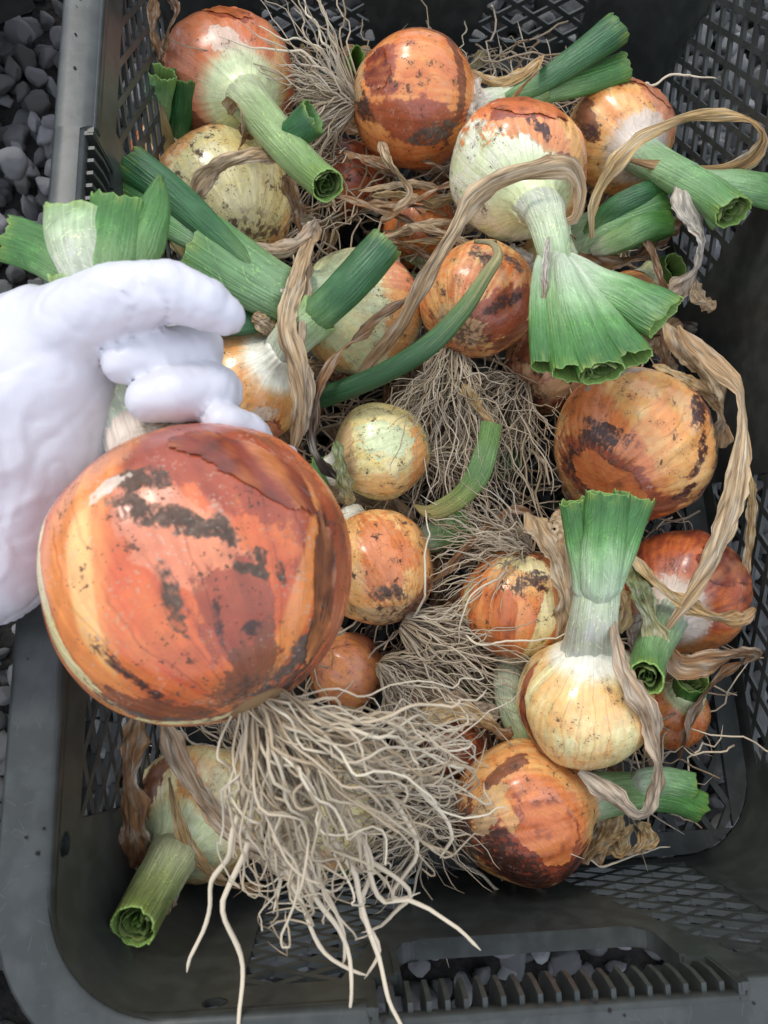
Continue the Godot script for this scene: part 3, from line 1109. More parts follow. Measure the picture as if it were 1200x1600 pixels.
# ------------------------------------------------------------------ the gloved hand
func hand_mesh(palm: Array, fingers: Array, cell: float, org: Vector3) -> ArrayMesh:
	var lo := Vector3(1e9, 1e9, 1e9)
	var hi := -lo
	for e in palm + fingers:
		for s in [0, 2]:
			lo = lo.min(e[s] - Vector3.ONE * (e[s + 1] + 0.012))
			hi = hi.max(e[s] + Vector3.ONE * (e[s + 1] + 0.012))
	var nx := int((hi.x - lo.x) / cell) + 2
	var ny := int((hi.y - lo.y) / cell) + 2
	var nz := int((hi.z - lo.z) / cell) + 2
	var F: Array[PackedFloat32Array] = []
	for grp in 2:
		var acc := PackedFloat32Array()
		acc.resize(nx * ny * nz)
		if grp == 1:
			acc.fill(0.02)
		var kk := 1.0 / 0.0026
		for e in (palm if grp == 0 else fingers):
			var a: Vector3 = e[0]
			var ra: float = e[1]
			var b: Vector3 = e[2]
			var rb: float = e[3]
			var ab := b - a
			var l2 := maxf(ab.length_squared(), 1e-9)
			var m := maxf(ra, rb) + (0.014 if grp == 0 else 0.006)
			var p0 := ((a.min(b) - Vector3.ONE * m - lo) / cell).max(Vector3.ZERO)
			var p1 := ((a.max(b) + Vector3.ONE * m - lo) / cell).min(Vector3(nx - 1, ny - 1, nz - 1))
			for z in range(int(p0.z), int(p1.z) + 1):
				for y in range(int(p0.y), int(p1.y) + 1):
					var at := (z * ny + y) * nx
					for x in range(int(p0.x), int(p1.x) + 1):
						var p := lo + Vector3(x, y, z) * cell - a
						var t := clampf(p.dot(ab) / l2, 0, 1)
						var d := (p - ab * t).length() - lerpf(ra, rb, t)
						if grp == 1:
							acc[at + x] = minf(acc[at + x], d)
						elif d < m:
							acc[at + x] += exp(-d * kk)
		if grp == 0:
			for k in acc.size():
				acc[k] = -log(acc[k] + 1e-12) / kk
		F.append(acc)
	var V := PackedFloat32Array()
	V.resize(nx * ny * nz)
	for k in V.size():
		var a := F[0][k]
		var b := F[1][k]
		var h := clampf(0.5 + 0.5 * (b - a) / 0.0016, 0, 1)
		V[k] = lerpf(b, a, h) - 0.0016 * h * (1.0 - h)
	# surface nets
	var id := PackedInt32Array()
	id.resize(V.size())
	id.fill(-1)
	var kit := Kit.new()
	var step := [0, 1, nx, nx + 1, nx * ny, nx * ny + 1, nx * ny + nx, nx * ny + nx + 1]
	var cor := [Vector3(0, 0, 0), Vector3(1, 0, 0), Vector3(0, 1, 0), Vector3(1, 1, 0), Vector3(0, 0, 1), Vector3(1, 0, 1), Vector3(0, 1, 1), Vector3(1, 1, 1)]
	var edges := [[0, 1], [2, 3], [4, 5], [6, 7], [0, 2], [1, 3], [4, 6], [5, 7], [0, 4], [1, 5], [2, 6], [3, 7]]
	for z in nz - 1:
		for y in ny - 1:
			for x in nx - 1:
				var at := (z * ny + y) * nx + x
				var inside := 0
				for s in step:
					if V[at + s] < 0.0:
						inside += 1
				if inside == 0 or inside == 8:
					continue
				var sum := Vector3.ZERO
				var n := 0
				for e in edges:
					var v0 := V[at + step[e[0]]]
					var v1 := V[at + step[e[1]]]
					if (v0 < 0.0) != (v1 < 0.0):
						sum += (cor[e[0]] as Vector3).lerp(cor[e[1]], v0 / (v0 - v1))
						n += 1
				id[at] = kit.p.size()
				kit.p.append(lo + (Vector3(x, y, z) + sum / n) * cell)
				kit.c.append(Color.WHITE)
				kit.t.append(Vector2.ZERO)
	for z in range(1, nz - 1):
		for y in range(1, ny - 1):
			for x in range(1, nx - 1):
				var at := (z * ny + y) * nx + x
				var here := V[at] < 0.0
				for ax in 3:
					var d: int = [1, nx, nx * ny][ax]
					if here == (V[at + d] < 0.0):
						continue
					var s1: int = [nx, nx * ny, 1][ax]
					var s2: int = [nx * ny, 1, nx][ax]
					var q := [id[at - s1 - s2], id[at - s2], id[at], id[at - s1]]
					if q.min() < 0:
						continue
					if here:
						kit.ix.append_array(PackedInt32Array([q[0], q[2], q[1], q[0], q[3], q[2]]))
					else:
						kit.ix.append_array(PackedInt32Array([q[0], q[1], q[2], q[0], q[2], q[3]]))
	# even out the cells, then lay the loose folds of the glove
	for pass_ in 2:
		var sum := PackedVector3Array()
		var cnt := PackedInt32Array()
		sum.resize(kit.p.size())
		cnt.resize(kit.p.size())
		for k in range(0, kit.ix.size(), 3):
			for e in 3:
				var i0 := kit.ix[k + e]
				var i1 := kit.ix[k + (e + 1) % 3]
				sum[i0] += kit.p[i1]
				cnt[i0] += 1
		for k in kit.p.size():
			if cnt[k]:
				kit.p[k] = kit.p[k].lerp(sum[k] / cnt[k], 0.5)
	var nor := PackedVector3Array()
	nor.resize(kit.p.size())
	for k in range(0, kit.ix.size(), 3):
		var i0 := kit.ix[k]
		var i1 := kit.ix[k + 1]
		var i2 := kit.ix[k + 2]
		var mm := (kit.p[i2] - kit.p[i0]).cross(kit.p[i1] - kit.p[i0])
		nor[i0] += mm
		nor[i1] += mm
		nor[i2] += mm
	for k in kit.p.size():
		var p := kit.p[k]
		kit.p[k] = p + nor[k].normalized() * glove_folds(p) - org
	return kit.mesh(M.glove)


func glove_folds(p: Vector3) -> float:
	var cuff := clampf((Vector3(-0.1569, 0.2222, 0.0835).x - p.x) / 0.05, 0, 1)                        # more towards the loose cuff
	var ax := (Vector3(-0.1683, 0.2192, 0.0916) - Vector3(-0.2099, 0.1928, 0.1393)).normalized()
	var ac := ax.cross(TOWARD).normalized()
	var q := p - Vector3(-0.1909, 0.2143, 0.1035)
	var a := n_one.get_noise_3d(q.dot(ac) * 38.0 + n_one.get_noise_3d(p.x * 25.0, p.y * 25.0, p.z * 25.0) * 0.35, q.dot(ax) * 5.0, q.dot(TOWARD) * 12.0)
	var ridge := 1.0 - absf(a)
	var out := cuff * (0.0020 * pow(ridge, 3.0) - 0.0009) + cuff * 0.0016 * n_one.get_noise_3d(p.x * 28.0, p.y * 28.0, p.z * 28.0 + 5.0)
	# creases over the bent thumb joint and the finger joints
	var th := (Vector3(-0.1101, 0.2402, 0.0678) - Vector3(-0.1520, 0.2425, 0.0676)).normalized()
	var near := exp(-pow((p - Vector3(-0.1321, 0.2525, 0.0701)).length() / 0.012, 2.0))
	var c := n_one.get_noise_3d((p - Vector3(-0.1321, 0.2525, 0.0701)).dot(th) * 210.0 + n_one.get_noise_3d(p.x * 60.0, p.y * 60.0, p.z * 60.0), p.dot(th.cross(TOWARD)) * 45.0, 2.0)
	out -= near * 0.0022 * pow(1.0 - absf(c), 2.6)
	var fine := n_one.get_noise_3d(p.x * 85.0 + 7.0, p.y * 85.0, p.z * 85.0)
	out -= 0.00040 * pow(1.0 - absf(fine), 5.0)
	var broad := n_one.get_noise_3d(q.dot(ac) * 55.0 + 3.0, q.dot(ax) * 24.0, q.dot(TOWARD) * 40.0)
	out -= (0.0004 + 0.0009 * cuff) * pow(1.0 - absf(broad), 5.0)
	return out


func build_hand() -> void:
	var at := Vector3(-0.1793, 0.2109, 0.1001)
	var t := thing("gloved_hand", "hand in a thin white disposable glove gripping the largest onion by its stem", "hand", at)
	var palm := [
		[Vector3(-0.2030, 0.2091, 0.0891), 0.029, Vector3(-0.1720, 0.2156, 0.0772), 0.0205],
		[Vector3(-0.1720, 0.2156, 0.0772), 0.0205, Vector3(-0.1706, 0.2048, 0.0980), 0.0150],
		[Vector3(-0.2042, 0.1975, 0.1311), 0.030, Vector3(-0.1883, 0.1966, 0.1083), 0.0255],
		[Vector3(-0.2030, 0.2091, 0.0891), 0.029, Vector3(-0.2042, 0.1975, 0.1311), 0.030],
		[Vector3(-0.1883, 0.1966, 0.1083), 0.0255, Vector3(-0.1728, 0.2130, 0.0790), 0.0205],
		[Vector3(-0.2026, 0.2056, 0.1097), 0.030, Vector3(-0.1813, 0.2085, 0.0818), 0.020],
		[Vector3(-0.2030, 0.2091, 0.0891), 0.029, Vector3(-0.1805, 0.2171, 0.0658), 0.0190],
		[Vector3(-0.1805, 0.2171, 0.0658), 0.0190, Vector3(-0.1612, 0.2342, 0.0653), 0.0142],
		[Vector3(-0.1817, 0.2103, 0.0674), 0.018, Vector3(-0.1705, 0.2040, 0.0553), 0.0130],
		[Vector3(-0.1841, 0.2021, 0.0738), 0.018, Vector3(-0.1784, 0.1874, 0.0913), 0.0140],
		[Vector3(-0.2030, 0.2091, 0.0891), 0.029, Vector3(-0.2646, 0.1865, 0.1217), 0.030],
		[Vector3(-0.2042, 0.1975, 0.1311), 0.030, Vector3(-0.2704, 0.1762, 0.1580), 0.030],
		[Vector3(-0.2018, 0.2072, 0.1114), 0.030, Vector3(-0.2656, 0.1844, 0.1405), 0.030],
	]
	var fingers := [
		[Vector3(-0.1623, 0.2347, 0.0667), 0.0140, Vector3(-0.1455, 0.2441, 0.0634), 0.0122], [Vector3(-0.1455, 0.2441, 0.0634), 0.0122, Vector3(-0.1274, 0.2495, 0.0635), 0.0102], [Vector3(-0.1274, 0.2495, 0.0635), 0.0104, Vector3(-0.1162, 0.2472, 0.0670), 0.0092], [Vector3(-0.1162, 0.2472, 0.0670), 0.0092, Vector3(-0.1097, 0.2429, 0.0693), 0.0072],
		[Vector3(-0.1676, 0.1975, 0.0573), 0.0105, Vector3(-0.1218, 0.2202, 0.0693), 0.0092], [Vector3(-0.1218, 0.2202, 0.0693), 0.0092, Vector3(-0.1232, 0.2273, 0.0734), 0.0094], [Vector3(-0.1232, 0.2273, 0.0734), 0.0094, Vector3(-0.1336, 0.2317, 0.0773), 0.0092], [Vector3(-0.1336, 0.2317, 0.0773), 0.0092, Vector3(-0.1453, 0.2340, 0.0813), 0.0074],
		[Vector3(-0.1735, 0.1910, 0.0717), 0.0105, Vector3(-0.1160, 0.2183, 0.0854), 0.0098], [Vector3(-0.1160, 0.2183, 0.0854), 0.0098, Vector3(-0.1174, 0.2266, 0.0888), 0.0100], [Vector3(-0.1174, 0.2266, 0.0888), 0.0100, Vector3(-0.1273, 0.2322, 0.0925), 0.0099], [Vector3(-0.1273, 0.2322, 0.0925), 0.0099, Vector3(-0.1362, 0.2330, 0.0948), 0.0080],
		[Vector3(-0.1783, 0.1812, 0.0836), 0.0100, Vector3(-0.1045, 0.2067, 0.1002), 0.0084], [Vector3(-0.1045, 0.2067, 0.1002), 0.0084, Vector3(-0.1058, 0.2204, 0.1029), 0.0088], [Vector3(-0.1058, 0.2204, 0.1029), 0.0088, Vector3(-0.1117, 0.2293, 0.1030), 0.0080],
		[Vector3(-0.1774, 0.1744, 0.0933), 0.0105, Vector3(-0.0942, 0.1810, 0.0980), 0.0062], [Vector3(-0.0942, 0.1810, 0.0980), 0.0062, Vector3(-0.0982, 0.1949, 0.1032), 0.0062],
	]
	part("glove", hand_mesh(palm, fingers, 0.0017, at), t)
	var k := Kit.new()
	var path := spline(V3([Vector3(-0.2506, 0.1893, 0.1301), Vector3(-0.3008, 0.1727, 0.1516), Vector3(-0.3783, 0.1471, 0.1872)]), 14)
	var fr := frames(path, TOWARD)
	var pts := PackedVector3Array()
	for j in 14:
		for i in 33:
			var a := TAU * i / 32.0
			var r := 1.0 + 0.06 * n_one.get_noise_3d(cos(a) * 2.0, sin(a) * 2.0, j * 0.7)
			pts.append(path[j] + fr[j][1] * cos(a) * 0.056 * r + fr[j][2] * sin(a) * 0.038 * r - at)
	k.grid(pts, 33, 14, PackedColorArray([Color.WHITE]), true)
	part("sleeve", k.mesh(M.sleeve), t)


# ------------------------------------------------------------------ the scene
func _ready() -> void:
	var cam := Camera3D.new()
	cam.name = "Camera"
	add_child(cam)
	cam.transform = Transform3D(Basis(Vector3(0.99736, 0.05751, 0.04443), Vector3(0.02757, 0.26627, -0.96350), -Vector3(0.06724, -0.96218, -0.26398)), Vector3(-0.0769, 0.4855, 0.2048))
	var lens := CameraAttributesPhysical.new()
	lens.frustum_focal_length = 18.84
	lens.frustum_focus_distance = 0.44
	lens.exposure_aperture = 13.0
	lens.frustum_near = 0.02
	lens.frustum_far = 40.0
	cam.attributes = lens
	cam.fov = 65.0
	cam.near = 0.02
	cam.far = 40.0
	var we := WorldEnvironment.new()
	we.name = "Environment"
	var env := Environment.new()
	env.background_mode = Environment.BG_SKY
	var sky := Sky.new()
	var sm := ProceduralSkyMaterial.new()
	sm.sky_top_color = Color(0.86, 0.90, 0.97)
	sm.sky_horizon_color = Color(0.80, 0.83, 0.88)
	sm.ground_bottom_color = Color(0.30, 0.30, 0.30)
	sm.ground_horizon_color = Color(0.5, 0.5, 0.5)
	sm.sky_energy_multiplier = 1.0
	sky.sky_material = sm
	env.sky = sky
	env.tonemap_mode = Environment.TONE_MAPPER_LINEAR
	env.tonemap_exposure = 1.5
	env.background_energy_multiplier = 1.2
	env.sdfgi_enabled = true
	env.ssao_enabled = true
	env.ssil_enabled = true
	we.environment = env
	add_child(we)
	var sun := DirectionalLight3D.new()
	sun.name = "Sun"
	add_child(sun)
	sun.light_energy = 0.4
	sun.light_angular_distance = 14.0
	sun.light_color = Color(1.0, 0.985, 0.96)
	sun.shadow_enabled = true
	sun.look_at_from_position(Vector3(-0.40, 0.85, -0.60), Vector3.ZERO)

	make_textures()
	make_materials()
	make_ground()
	make_crate("dark grey-green ventilated plastic harvest crate full of freshly lifted onions", Vector3.ZERO, 0.0, 0.17, 0.18, 0.297, 0.016)
	make_tray("black plastic tray lying on the gravel beside the crate, only its corner showing", Vector3(-0.2506, 0.0340, -0.2826), 0.535)
	build_onions()
	build_loose()
	build_hand()


func onion_list() -> Array:
	return [
		{"at": Vector3(-0.1352, 0.0550, -0.2025), "R": 0.0421, "to": Vector3(-0.1113, 0.0950, -0.1468), "flakes": [[0.15, -0.66, 0.36, 0.16, 15, "copper"]], "seed": 1, "c0": "copper", "c1": "pink", "dirt": 0.35, "neck": 0.27, "neck_col": "greenish", "neck_at": 0.85, "lines": 40.0,
			"layers": [["orange", -0.1, -0.85, 0.6, 0.22, -10], ["rust", 0.15, -0.62, 0.35, 0.16, 20], ["papery", 0.25, -0.05, 0.42, 0.20, 35], ["pink", -0.45, 0.3, 0.7, 0.3, 75], ["brown", -0.5, 0.75, 0.4, 0.2, 40], ["gold", 0.85, 0.2, 0.6, 0.18, 80]],
			"label": "pinkish copper onion in the far corner with a pale neck and two cut stem ends"},
		{"at": Vector3(-0.1372, 0.0500, -0.1154), "R": 0.0430, "to": Vector3(-0.1676, 0.0300, -0.1769), "seed": 2, "c0": "yellow", "c1": "cream", "dirt": 0.75, "neck": 0.25, "lines": 26.0,
			"layers": [["orange", -0.55, -0.55, 0.65, 0.28, -45], ["gold", 0.8, 0.75, 0.6, 0.3, -50], ["orange", 0.55, 0.9, 0.5, 0.25, -30], ["rust", -0.82, -0.42, 0.3, 0.14, -60], ["cream", 0.25, 0.15, 0.6, 0.5, 40]],
			"label": "pale cream onion speckled with soil, a dry leaf curled round its top"},
		{"at": Vector3(-0.0194, 0.0750, -0.1713), "R": 0.0389, "to": Vector3(0.0260, 0.0800, -0.1637), "flakes": [[-0.6, -0.1, 0.36, 0.25, 70, "rust"]], "seed": 3, "c0": "copper", "c1": "orange", "dirt": 0.6, "neck": 0.22, "lines": 24.0, "neck_col": "papery", "neck_at": 1.1,
			"layers": [["rust", -0.55, -0.1, 0.42, 0.3, 70], ["brown", 0.25, -0.72, 0.5, 0.12, 10], ["brown", 0.72, 0.0, 0.75, 0.10, 78], ["rust", 0.0, 0.66, 0.7, 0.3, 5], ["burn", -0.82, 0.3, 0.4, 0.2, 75], ["soil", 0.35, 0.75, 0.4, 0.15, -10], ["tan", -0.9, -0.1, 0.35, 0.2, 80]],
			"label": "copper onion lying on its side with long white roots and a dark green stem"},
		{"at": Vector3(0.0367, 0.0950, -0.1056), "R": 0.0393, "to": Vector3(0.0395, 0.1270, -0.0487), "flakes": [[0.1, -0.6, 0.62, 0.3, 8, "copper"]], "seed": 4, "c0": "greenish", "c1": "white", "dirt": 0.42, "neck": 0.30, "neck_col": "greenish", "neck_at": 0.95, "lines": 44.0, "fine": true,
			"layers": [["cap", 0.40, -0.50, 1.0, 0.66, 14, 0.2], ["cap", 0.8, 0.1, 0.75, 0.4, 75, 0.2], ["copper", -0.15, -0.75, 0.75, 0.30, 5, 0.3], ["gold", 0.62, -0.25, 0.62, 0.24, 72], ["rust", 0.05, -0.45, 0.5, 0.16, -5, 0.6], ["burn", 0.15, -0.18, 0.16, 0.10, 50, 0.8], ["brown", 0.5, 0.28, 0.13, 0.26, 85, 0.6], ["brown", -0.1, -0.88, 0.5, 0.10, 0]],
			"label": "greenish white onion with an orange cap and a fan of six cut green leaves"},
		{"at": Vector3(0.1126, 0.0650, -0.1549), "R": 0.0334, "to": Vector3(0.1169, 0.0900, -0.1173), "flakes": [[0.45, -0.6, 0.5, 0.28, 30, "pink"]], "seed": 5, "c0": "orange", "c1": "gold", "dirt": 0.4, "neck": 0.32, "neck_col": "papery", "neck_at": 0.82, "lines": 30.0,
			"layers": [["rust", 0.35, -0.7, 0.75, 0.35, 25], ["brown", -0.75, 0.0, 0.4, 0.2, 60], ["burn", -0.7, 0.25, 0.25, 0.12, 30], ["pink", 0.6, -0.1, 0.6, 0.28, 60], ["papery", 0.25, 0.3, 0.4, 0.3, 20]],
			"label": "small orange and rust onion against the wall with a thick blue-green stem"},
		{"at": Vector3(0.0099, 0.0800, -0.0288), "R": 0.0328, "to": Vector3(0.0407, 0.0550, -0.0883), "seed": 6, "c0": "copper", "c1": "gold", "dirt": 0.62, "neck": 0.24, "lines": 22.0,
			"layers": [["rust", 0.35, 0.45, 0.85, 0.42, -10], ["burn", 0.35, 0.25, 0.42, 0.12, -20], ["soil", -0.05, -0.55, 0.28, 0.13, 60, 0.7], ["brown", 0.55, 0.75, 0.5, 0.2, -20], ["tan", -0.4, 0.6, 0.5, 0.3, 40], ["gold", 0.1, -0.9, 0.5, 0.12, 10], ["soil", 0.5, -0.45, 0.2, 0.1, 40]],
			"label": "orange onion in the middle of the crate with a dark scorched lower half"},
		{"at": Vector3(0.0899, 0.0750, 0.0594), "R": 0.0432, "to": Vector3(0.1508, 0.0400, -0.0003), "flakes": [[-0.5, 0.5, 0.6, 0.3, 35, "copper"]], "seed": 7, "c0": "orange", "c1": "gold", "dirt": 0.42, "neck": 0.24, "lines": 16.0, "fine": true,
			"layers": [["copper", -0.55, 0.15, 1.1, 0.42, 55, 0.12], ["rust", -0.5, 0.55, 0.8, 0.42, 30, 0.2], ["burn", -0.62, -0.08, 0.38, 0.19, 20, 0.6], ["burn", -0.85, 0.25, 0.3, 0.22, 70, 0.6], ["burn", 0.62, -0.42, 0.34, 0.11, -55, 0.7], ["burn", 0.62, 0.18, 0.26, 0.09, -70, 0.6], ["burn", 0.5, 0.6, 0.28, 0.12, -60, 0.6], ["rust", 0.75, -0.55, 0.4, 0.14, 60], ["soil", 0.9, 0.1, 0.7, 0.12, 85, 0.6], ["grey", -0.2, -0.9, 0.4, 0.10, -10, 0.7], ["brown", 0.1, 0.85, 0.5, 0.15, -10]],
			"label": "large glossy copper onion with near-black scorched patches beside the blank crate wall"},
		{"at": Vector3(-0.0460, 0.0650, 0.0544), "R": 0.0270, "to": Vector3(-0.0746, 0.0600, 0.0633), "seed": 8, "c0": "yellow", "c1": "cream", "dirt": 0.62, "neck": 0.3, "lines": 20.0,
			"layers": [["gold", 0.2, 0.75, 1.0, 0.3, 8], ["orange", 0.75, 0.3, 0.7, 0.25, 70], ["tan", -0.75, 0.1, 0.5, 0.25, 80], ["greenish", 0.0, -0.2, 0.55, 0.35, 10]],
			"label": "smallest yellow onion, smeared with soil, beside the bundle of straight roots"},
		{"at": Vector3(-0.0514, 0.0600, 0.1202), "R": 0.0311, "to": Vector3(-0.0679, 0.0500, 0.0810), "seed": 9, "c0": "orange", "c1": "gold", "dirt": 0.85, "neck": 0.25, "lines": 22.0,
			"layers": [["copper", 0.1, -0.4, 0.8, 0.5, 80], ["soil", 0.3, 0.35, 0.35, 0.16, 10, 0.8], ["tan", 0.3, 0.75, 0.7, 0.25, 10], ["gold", -0.5, -0.3, 0.6, 0.22, 75], ["brown", 0.75, 0.45, 0.4, 0.18, -60]],
			"label": "soil-smeared orange onion half hidden behind the held onion"},
		{"at": Vector3(0.0224, 0.0600, 0.1402), "R": 0.0300, "to": Vector3(0.0198, 0.0450, 0.1746), "flakes": [[-0.4, 0.15, 0.55, 0.26, 92, "copper"]], "seed": 10, "c0": "copper", "c1": "orange", "dirt": 0.7, "neck": 0.25, "lines": 22.0,
			"layers": [["cream", 0.32, 0.35, 0.75, 0.17, 100, 0.18], ["gold", 0.0, -0.6, 0.6, 0.4, 20], ["cream", 0.1, -0.75, 0.45, 0.22, 20], ["soil", 0.0, -0.45, 0.45, 0.15, -25, 0.9], ["burn", 0.25, -0.35, 0.2, 0.08, 30, 0.6], ["copper", 0.72, 0.4, 0.5, 0.22, 95], ["cream", -0.95, -0.1, 0.4, 0.12, 85]],
			"label": "striped orange and cream onion with its roots pointing away"},
		{"at": Vector3(0.0455, 0.0850, 0.1958), "R": 0.0334, "to": Vector3(0.0452, 0.1080, 0.1670), "flakes": [[-0.93, 0.2, 0.5, 0.13, 82, "rust"]], "seed": 11, "c0": "cream", "c1": "gold", "dirt": 0.38, "tall": 0.93, "neck": 0.31, "neck_col": "white", "neck_at": 0.86, "lines": 30.0, "fine": true,
			"layers": [["orange", 0.75, -0.2, 0.9, 0.35, 70, 0.1], ["gold", -0.3, -0.4, 0.7, 0.3, 30, 0.1], ["rust", -0.95, 0.2, 0.75, 0.16, 82, 0.10], ["cream", -0.62, -0.62, 0.6, 0.10, -42, 0.12], ["copper", 0.75, 0.66, 0.6, 0.16, -50, 0.15], ["orange", 0.3, 0.95, 0.7, 0.2, 5, 0.1]],
			"label": "clean cream onion standing neck up with a flat green leaf fan above it"},
		{"at": Vector3(0.1205, 0.0500, 0.1348), "R": 0.0348, "to": Vector3(0.0890, 0.0830, 0.1610), "flakes": [[0.3, -0.45, 0.5, 0.34, 10, "rust"]], "seed": 12, "c0": "rust", "c1": "copper", "dirt": 0.3, "neck": 0.28, "neck_col": "papery", "neck_at": 0.8, "lines": 20.0,
			"layers": [["orange", 0.4, 0.75, 0.9, 0.32, -15, 0.2], ["rust", 0.75, -0.35, 0.3, 0.14, 60], ["greenish", -0.1, 1.0, 0.5, 0.28, 0], ["papery", -0.35, 0.2, 0.5, 0.3, 60], ["brown", 0.9, -0.1, 0.3, 0.15, 70]],
			"label": "reddish brown onion by the wall lattice wrapped in long dry leaves"},
		{"at": Vector3(0.0143, 0.0600, 0.2463), "R": 0.0348, "to": Vector3(0.0514, 0.0620, 0.2409), "flakes": [[0.25, -0.12, 0.52, 0.4, 50, "copper"]], "seed": 13, "c0": "orange", "c1": "gold", "dirt": 0.5, "neck": 0.28, "neck_col": "papery", "neck_at": 1.15, "lines": 20.0, "fine": true,
			"layers": [["copper", 0.25, -0.15, 0.8, 0.55, 50, 0.15], ["rust", 0.2, 0.1, 0.62, 0.5, 50, 0.25], ["pink", 0.25, -0.25, 0.4, 0.3, 50], ["rust", -0.1, 0.45, 0.95, 0.45, 25, 0.3], ["burn", -0.25, 0.45, 0.75, 0.36, 30, 0.5], ["burn", 0.05, 0.9, 0.6, 0.15, -15, 0.5], ["burn", 0.62, 0.45, 0.45, 0.10, -55, 0.8], ["tan", -0.6, -0.3, 0.4, 0.18, -60], ["gold", -0.35, -0.35, 0.5, 0.10, 55], ["brown", -0.25, -0.8, 0.35, 0.12, -40], ["soil", -0.85, 0.2, 0.5, 0.16, 85, 0.5]],
			"label": "copper onion nearest the handle hole with sooty black patches and a green stem"},
		{"at": Vector3(-0.1456, 0.0500, 0.2383), "R": 0.0333, "to": Vector3(-0.1531, 0.0860, 0.2555), "seed": 14, "c0": "gold", "c1": "cream", "dirt": 0.3, "neck": 0.33, "neck_col": "greenish", "neck_at": 0.8, "lines": 30.0,
			"layers": [["cream", 0.55, -0.2, 0.6, 0.4, 70], ["orange", 0.1, -0.6, 0.6, 0.18, 60], ["brown", -0.72, -0.35, 0.6, 0.28, 100], ["pink", 0.75, 0.8, 0.5, 0.25, -40]],
			"label": "cream onion in the near corner with a thick pale stem cut square"},
		{"at": Vector3(-0.1217, 0.0650, 0.0165), "R": 0.0316, "to": Vector3(-0.1031, 0.0900, 0.0094), "flakes": [[0.4, 0.85, 0.4, 0.3, 70, "pink"]], "seed": 15, "c0": "orange", "c1": "gold", "dirt": 0.15, "neck": 0.30, "neck_col": "white", "neck_at": 0.78, "lines": 44.0,
			"layers": [["rust", 0.35, 0.9, 0.5, 0.35, 70], ["papery", 0.3, 0.6, 0.3, 0.18, -20]],
			"label": "veined orange onion tucked behind the gloved fingers with a white neck"},
		{"at": Vector3(-0.0547, 0.0550, -0.0363), "R": 0.0374, "to": Vector3(-0.0861, 0.0860, -0.0304), "seed": 16, "c0": "cream", "c1": "greenish", "dirt": 0.25, "neck": 0.34, "neck_col": "greenish", "neck_at": 0.8, "lines": 40.0,
			"layers": [["orange", 0.75, 0.2, 0.8, 0.38, 70], ["rust", 0.85, -0.45, 0.5, 0.25, 60], ["pink", 0.55, -0.5, 0.4, 0.25, 50], ["gold", -0.6, 0.7, 0.5, 0.25, 40]],
			"label": "cream and orange onion under a crossing dark green stem"},
		{"at": Vector3(-0.0136, 0.0300, -0.1095), "R": 0.0251, "to": Vector3(0.0095, 0.0150, -0.1408), "seed": 17, "c0": "copper", "c1": "orange", "dirt": 0.5, "label": "small orange onion buried under straw-coloured dry leaves in the middle"},
		{"at": Vector3(-0.0581, 0.0280, -0.1522), "R": 0.0240, "to": Vector3(-0.0350, 0.0200, -0.1323), "seed": 18, "c0": "rust", "c1": "copper", "dirt": 0.9, "label": "brown onion low between the copper onion and the pale speckled onion"},
		{"at": Vector3(0.0599, 0.0350, -0.0064), "R": 0.0278, "to": Vector3(0.0845, 0.0250, -0.0377), "seed": 19, "c0": "rust", "c1": "tan", "dirt": 0.95, "layers": [["tan", 0.2, 0.5, 0.6, 0.25, -20], ["brown", -0.5, -0.2, 0.5, 0.3, 40]], "label": "dirty brown onion beneath the fan of green leaves, its root plate facing the tangle"},
		{"at": Vector3(-0.0797, 0.0320, 0.2431), "R": 0.0288, "to": Vector3(-0.1103, 0.0300, 0.2623), "seed": 20, "c0": "cream", "c1": "yellow", "dirt": 0.4, "layers": [["orange", -0.2, 0.6, 0.5, 0.3, 20]], "label": "yellow onion at the bottom seen through the hanging roots"},
		{"at": Vector3(-0.0112, 0.0260, 0.2154), "R": 0.0200, "to": Vector3(-0.0318, 0.0200, 0.2007), "seed": 21, "c0": "copper", "c1": "rust", "dirt": 0.5, "label": "small reddish onion above the sooty onion, mostly covered by dry leaves"},
		{"at": Vector3(-0.0687, 0.0230, 0.1711), "R": 0.0215, "to": Vector3(-0.0847, 0.0200, 0.1594), "seed": 22, "c0": "pink", "c1": "orange", "dirt": 0.4, "label": "pinkish onion low down behind the held onion's root tuft"},
		{"at": Vector3(0.1135, 0.0240, 0.2018), "R": 0.0205, "to": Vector3(0.1166, 0.0440, 0.1905), "seed": 23, "c0": "copper", "c1": "orange", "dirt": 0.3, "neck": 0.45, "neck_col": "greenish", "label": "small copper onion between the cream onion and the lattice with a short cut stem"},
		{"at": Vector3(-0.1774, 0.0280, -0.1660), "R": 0.0235, "to": Vector3(-0.1753, 0.0520, -0.1632), "seed": 24, "c0": "brown", "c1": "copper", "dirt": 0.7, "neck": 0.5, "neck_col": "tan", "label": "brown onion against the long wall with two upright cut leaves"},
		{"at": Vector3(0.0728, 0.0360, -0.0831), "R": 0.0232, "to": Vector3(0.0838, 0.0600, -0.0810), "seed": 25, "c0": "cream", "c1": "gold", "dirt": 0.3, "neck": 0.6, "neck_col": "greenish", "label": "hidden onion with a broad striped green stem showing beside the leaf fan"},
		{"at": Vector3(0.1214, 0.0280, -0.0539), "R": 0.0225, "to": Vector3(0.1340, 0.0400, -0.0652), "seed": 26, "c0": "copper", "c1": "gold", "dirt": 0.4, "neck": 0.5, "neck_col": "greenish", "label": "onion deep under the green fan with a blunt mottled green stub"},
	]


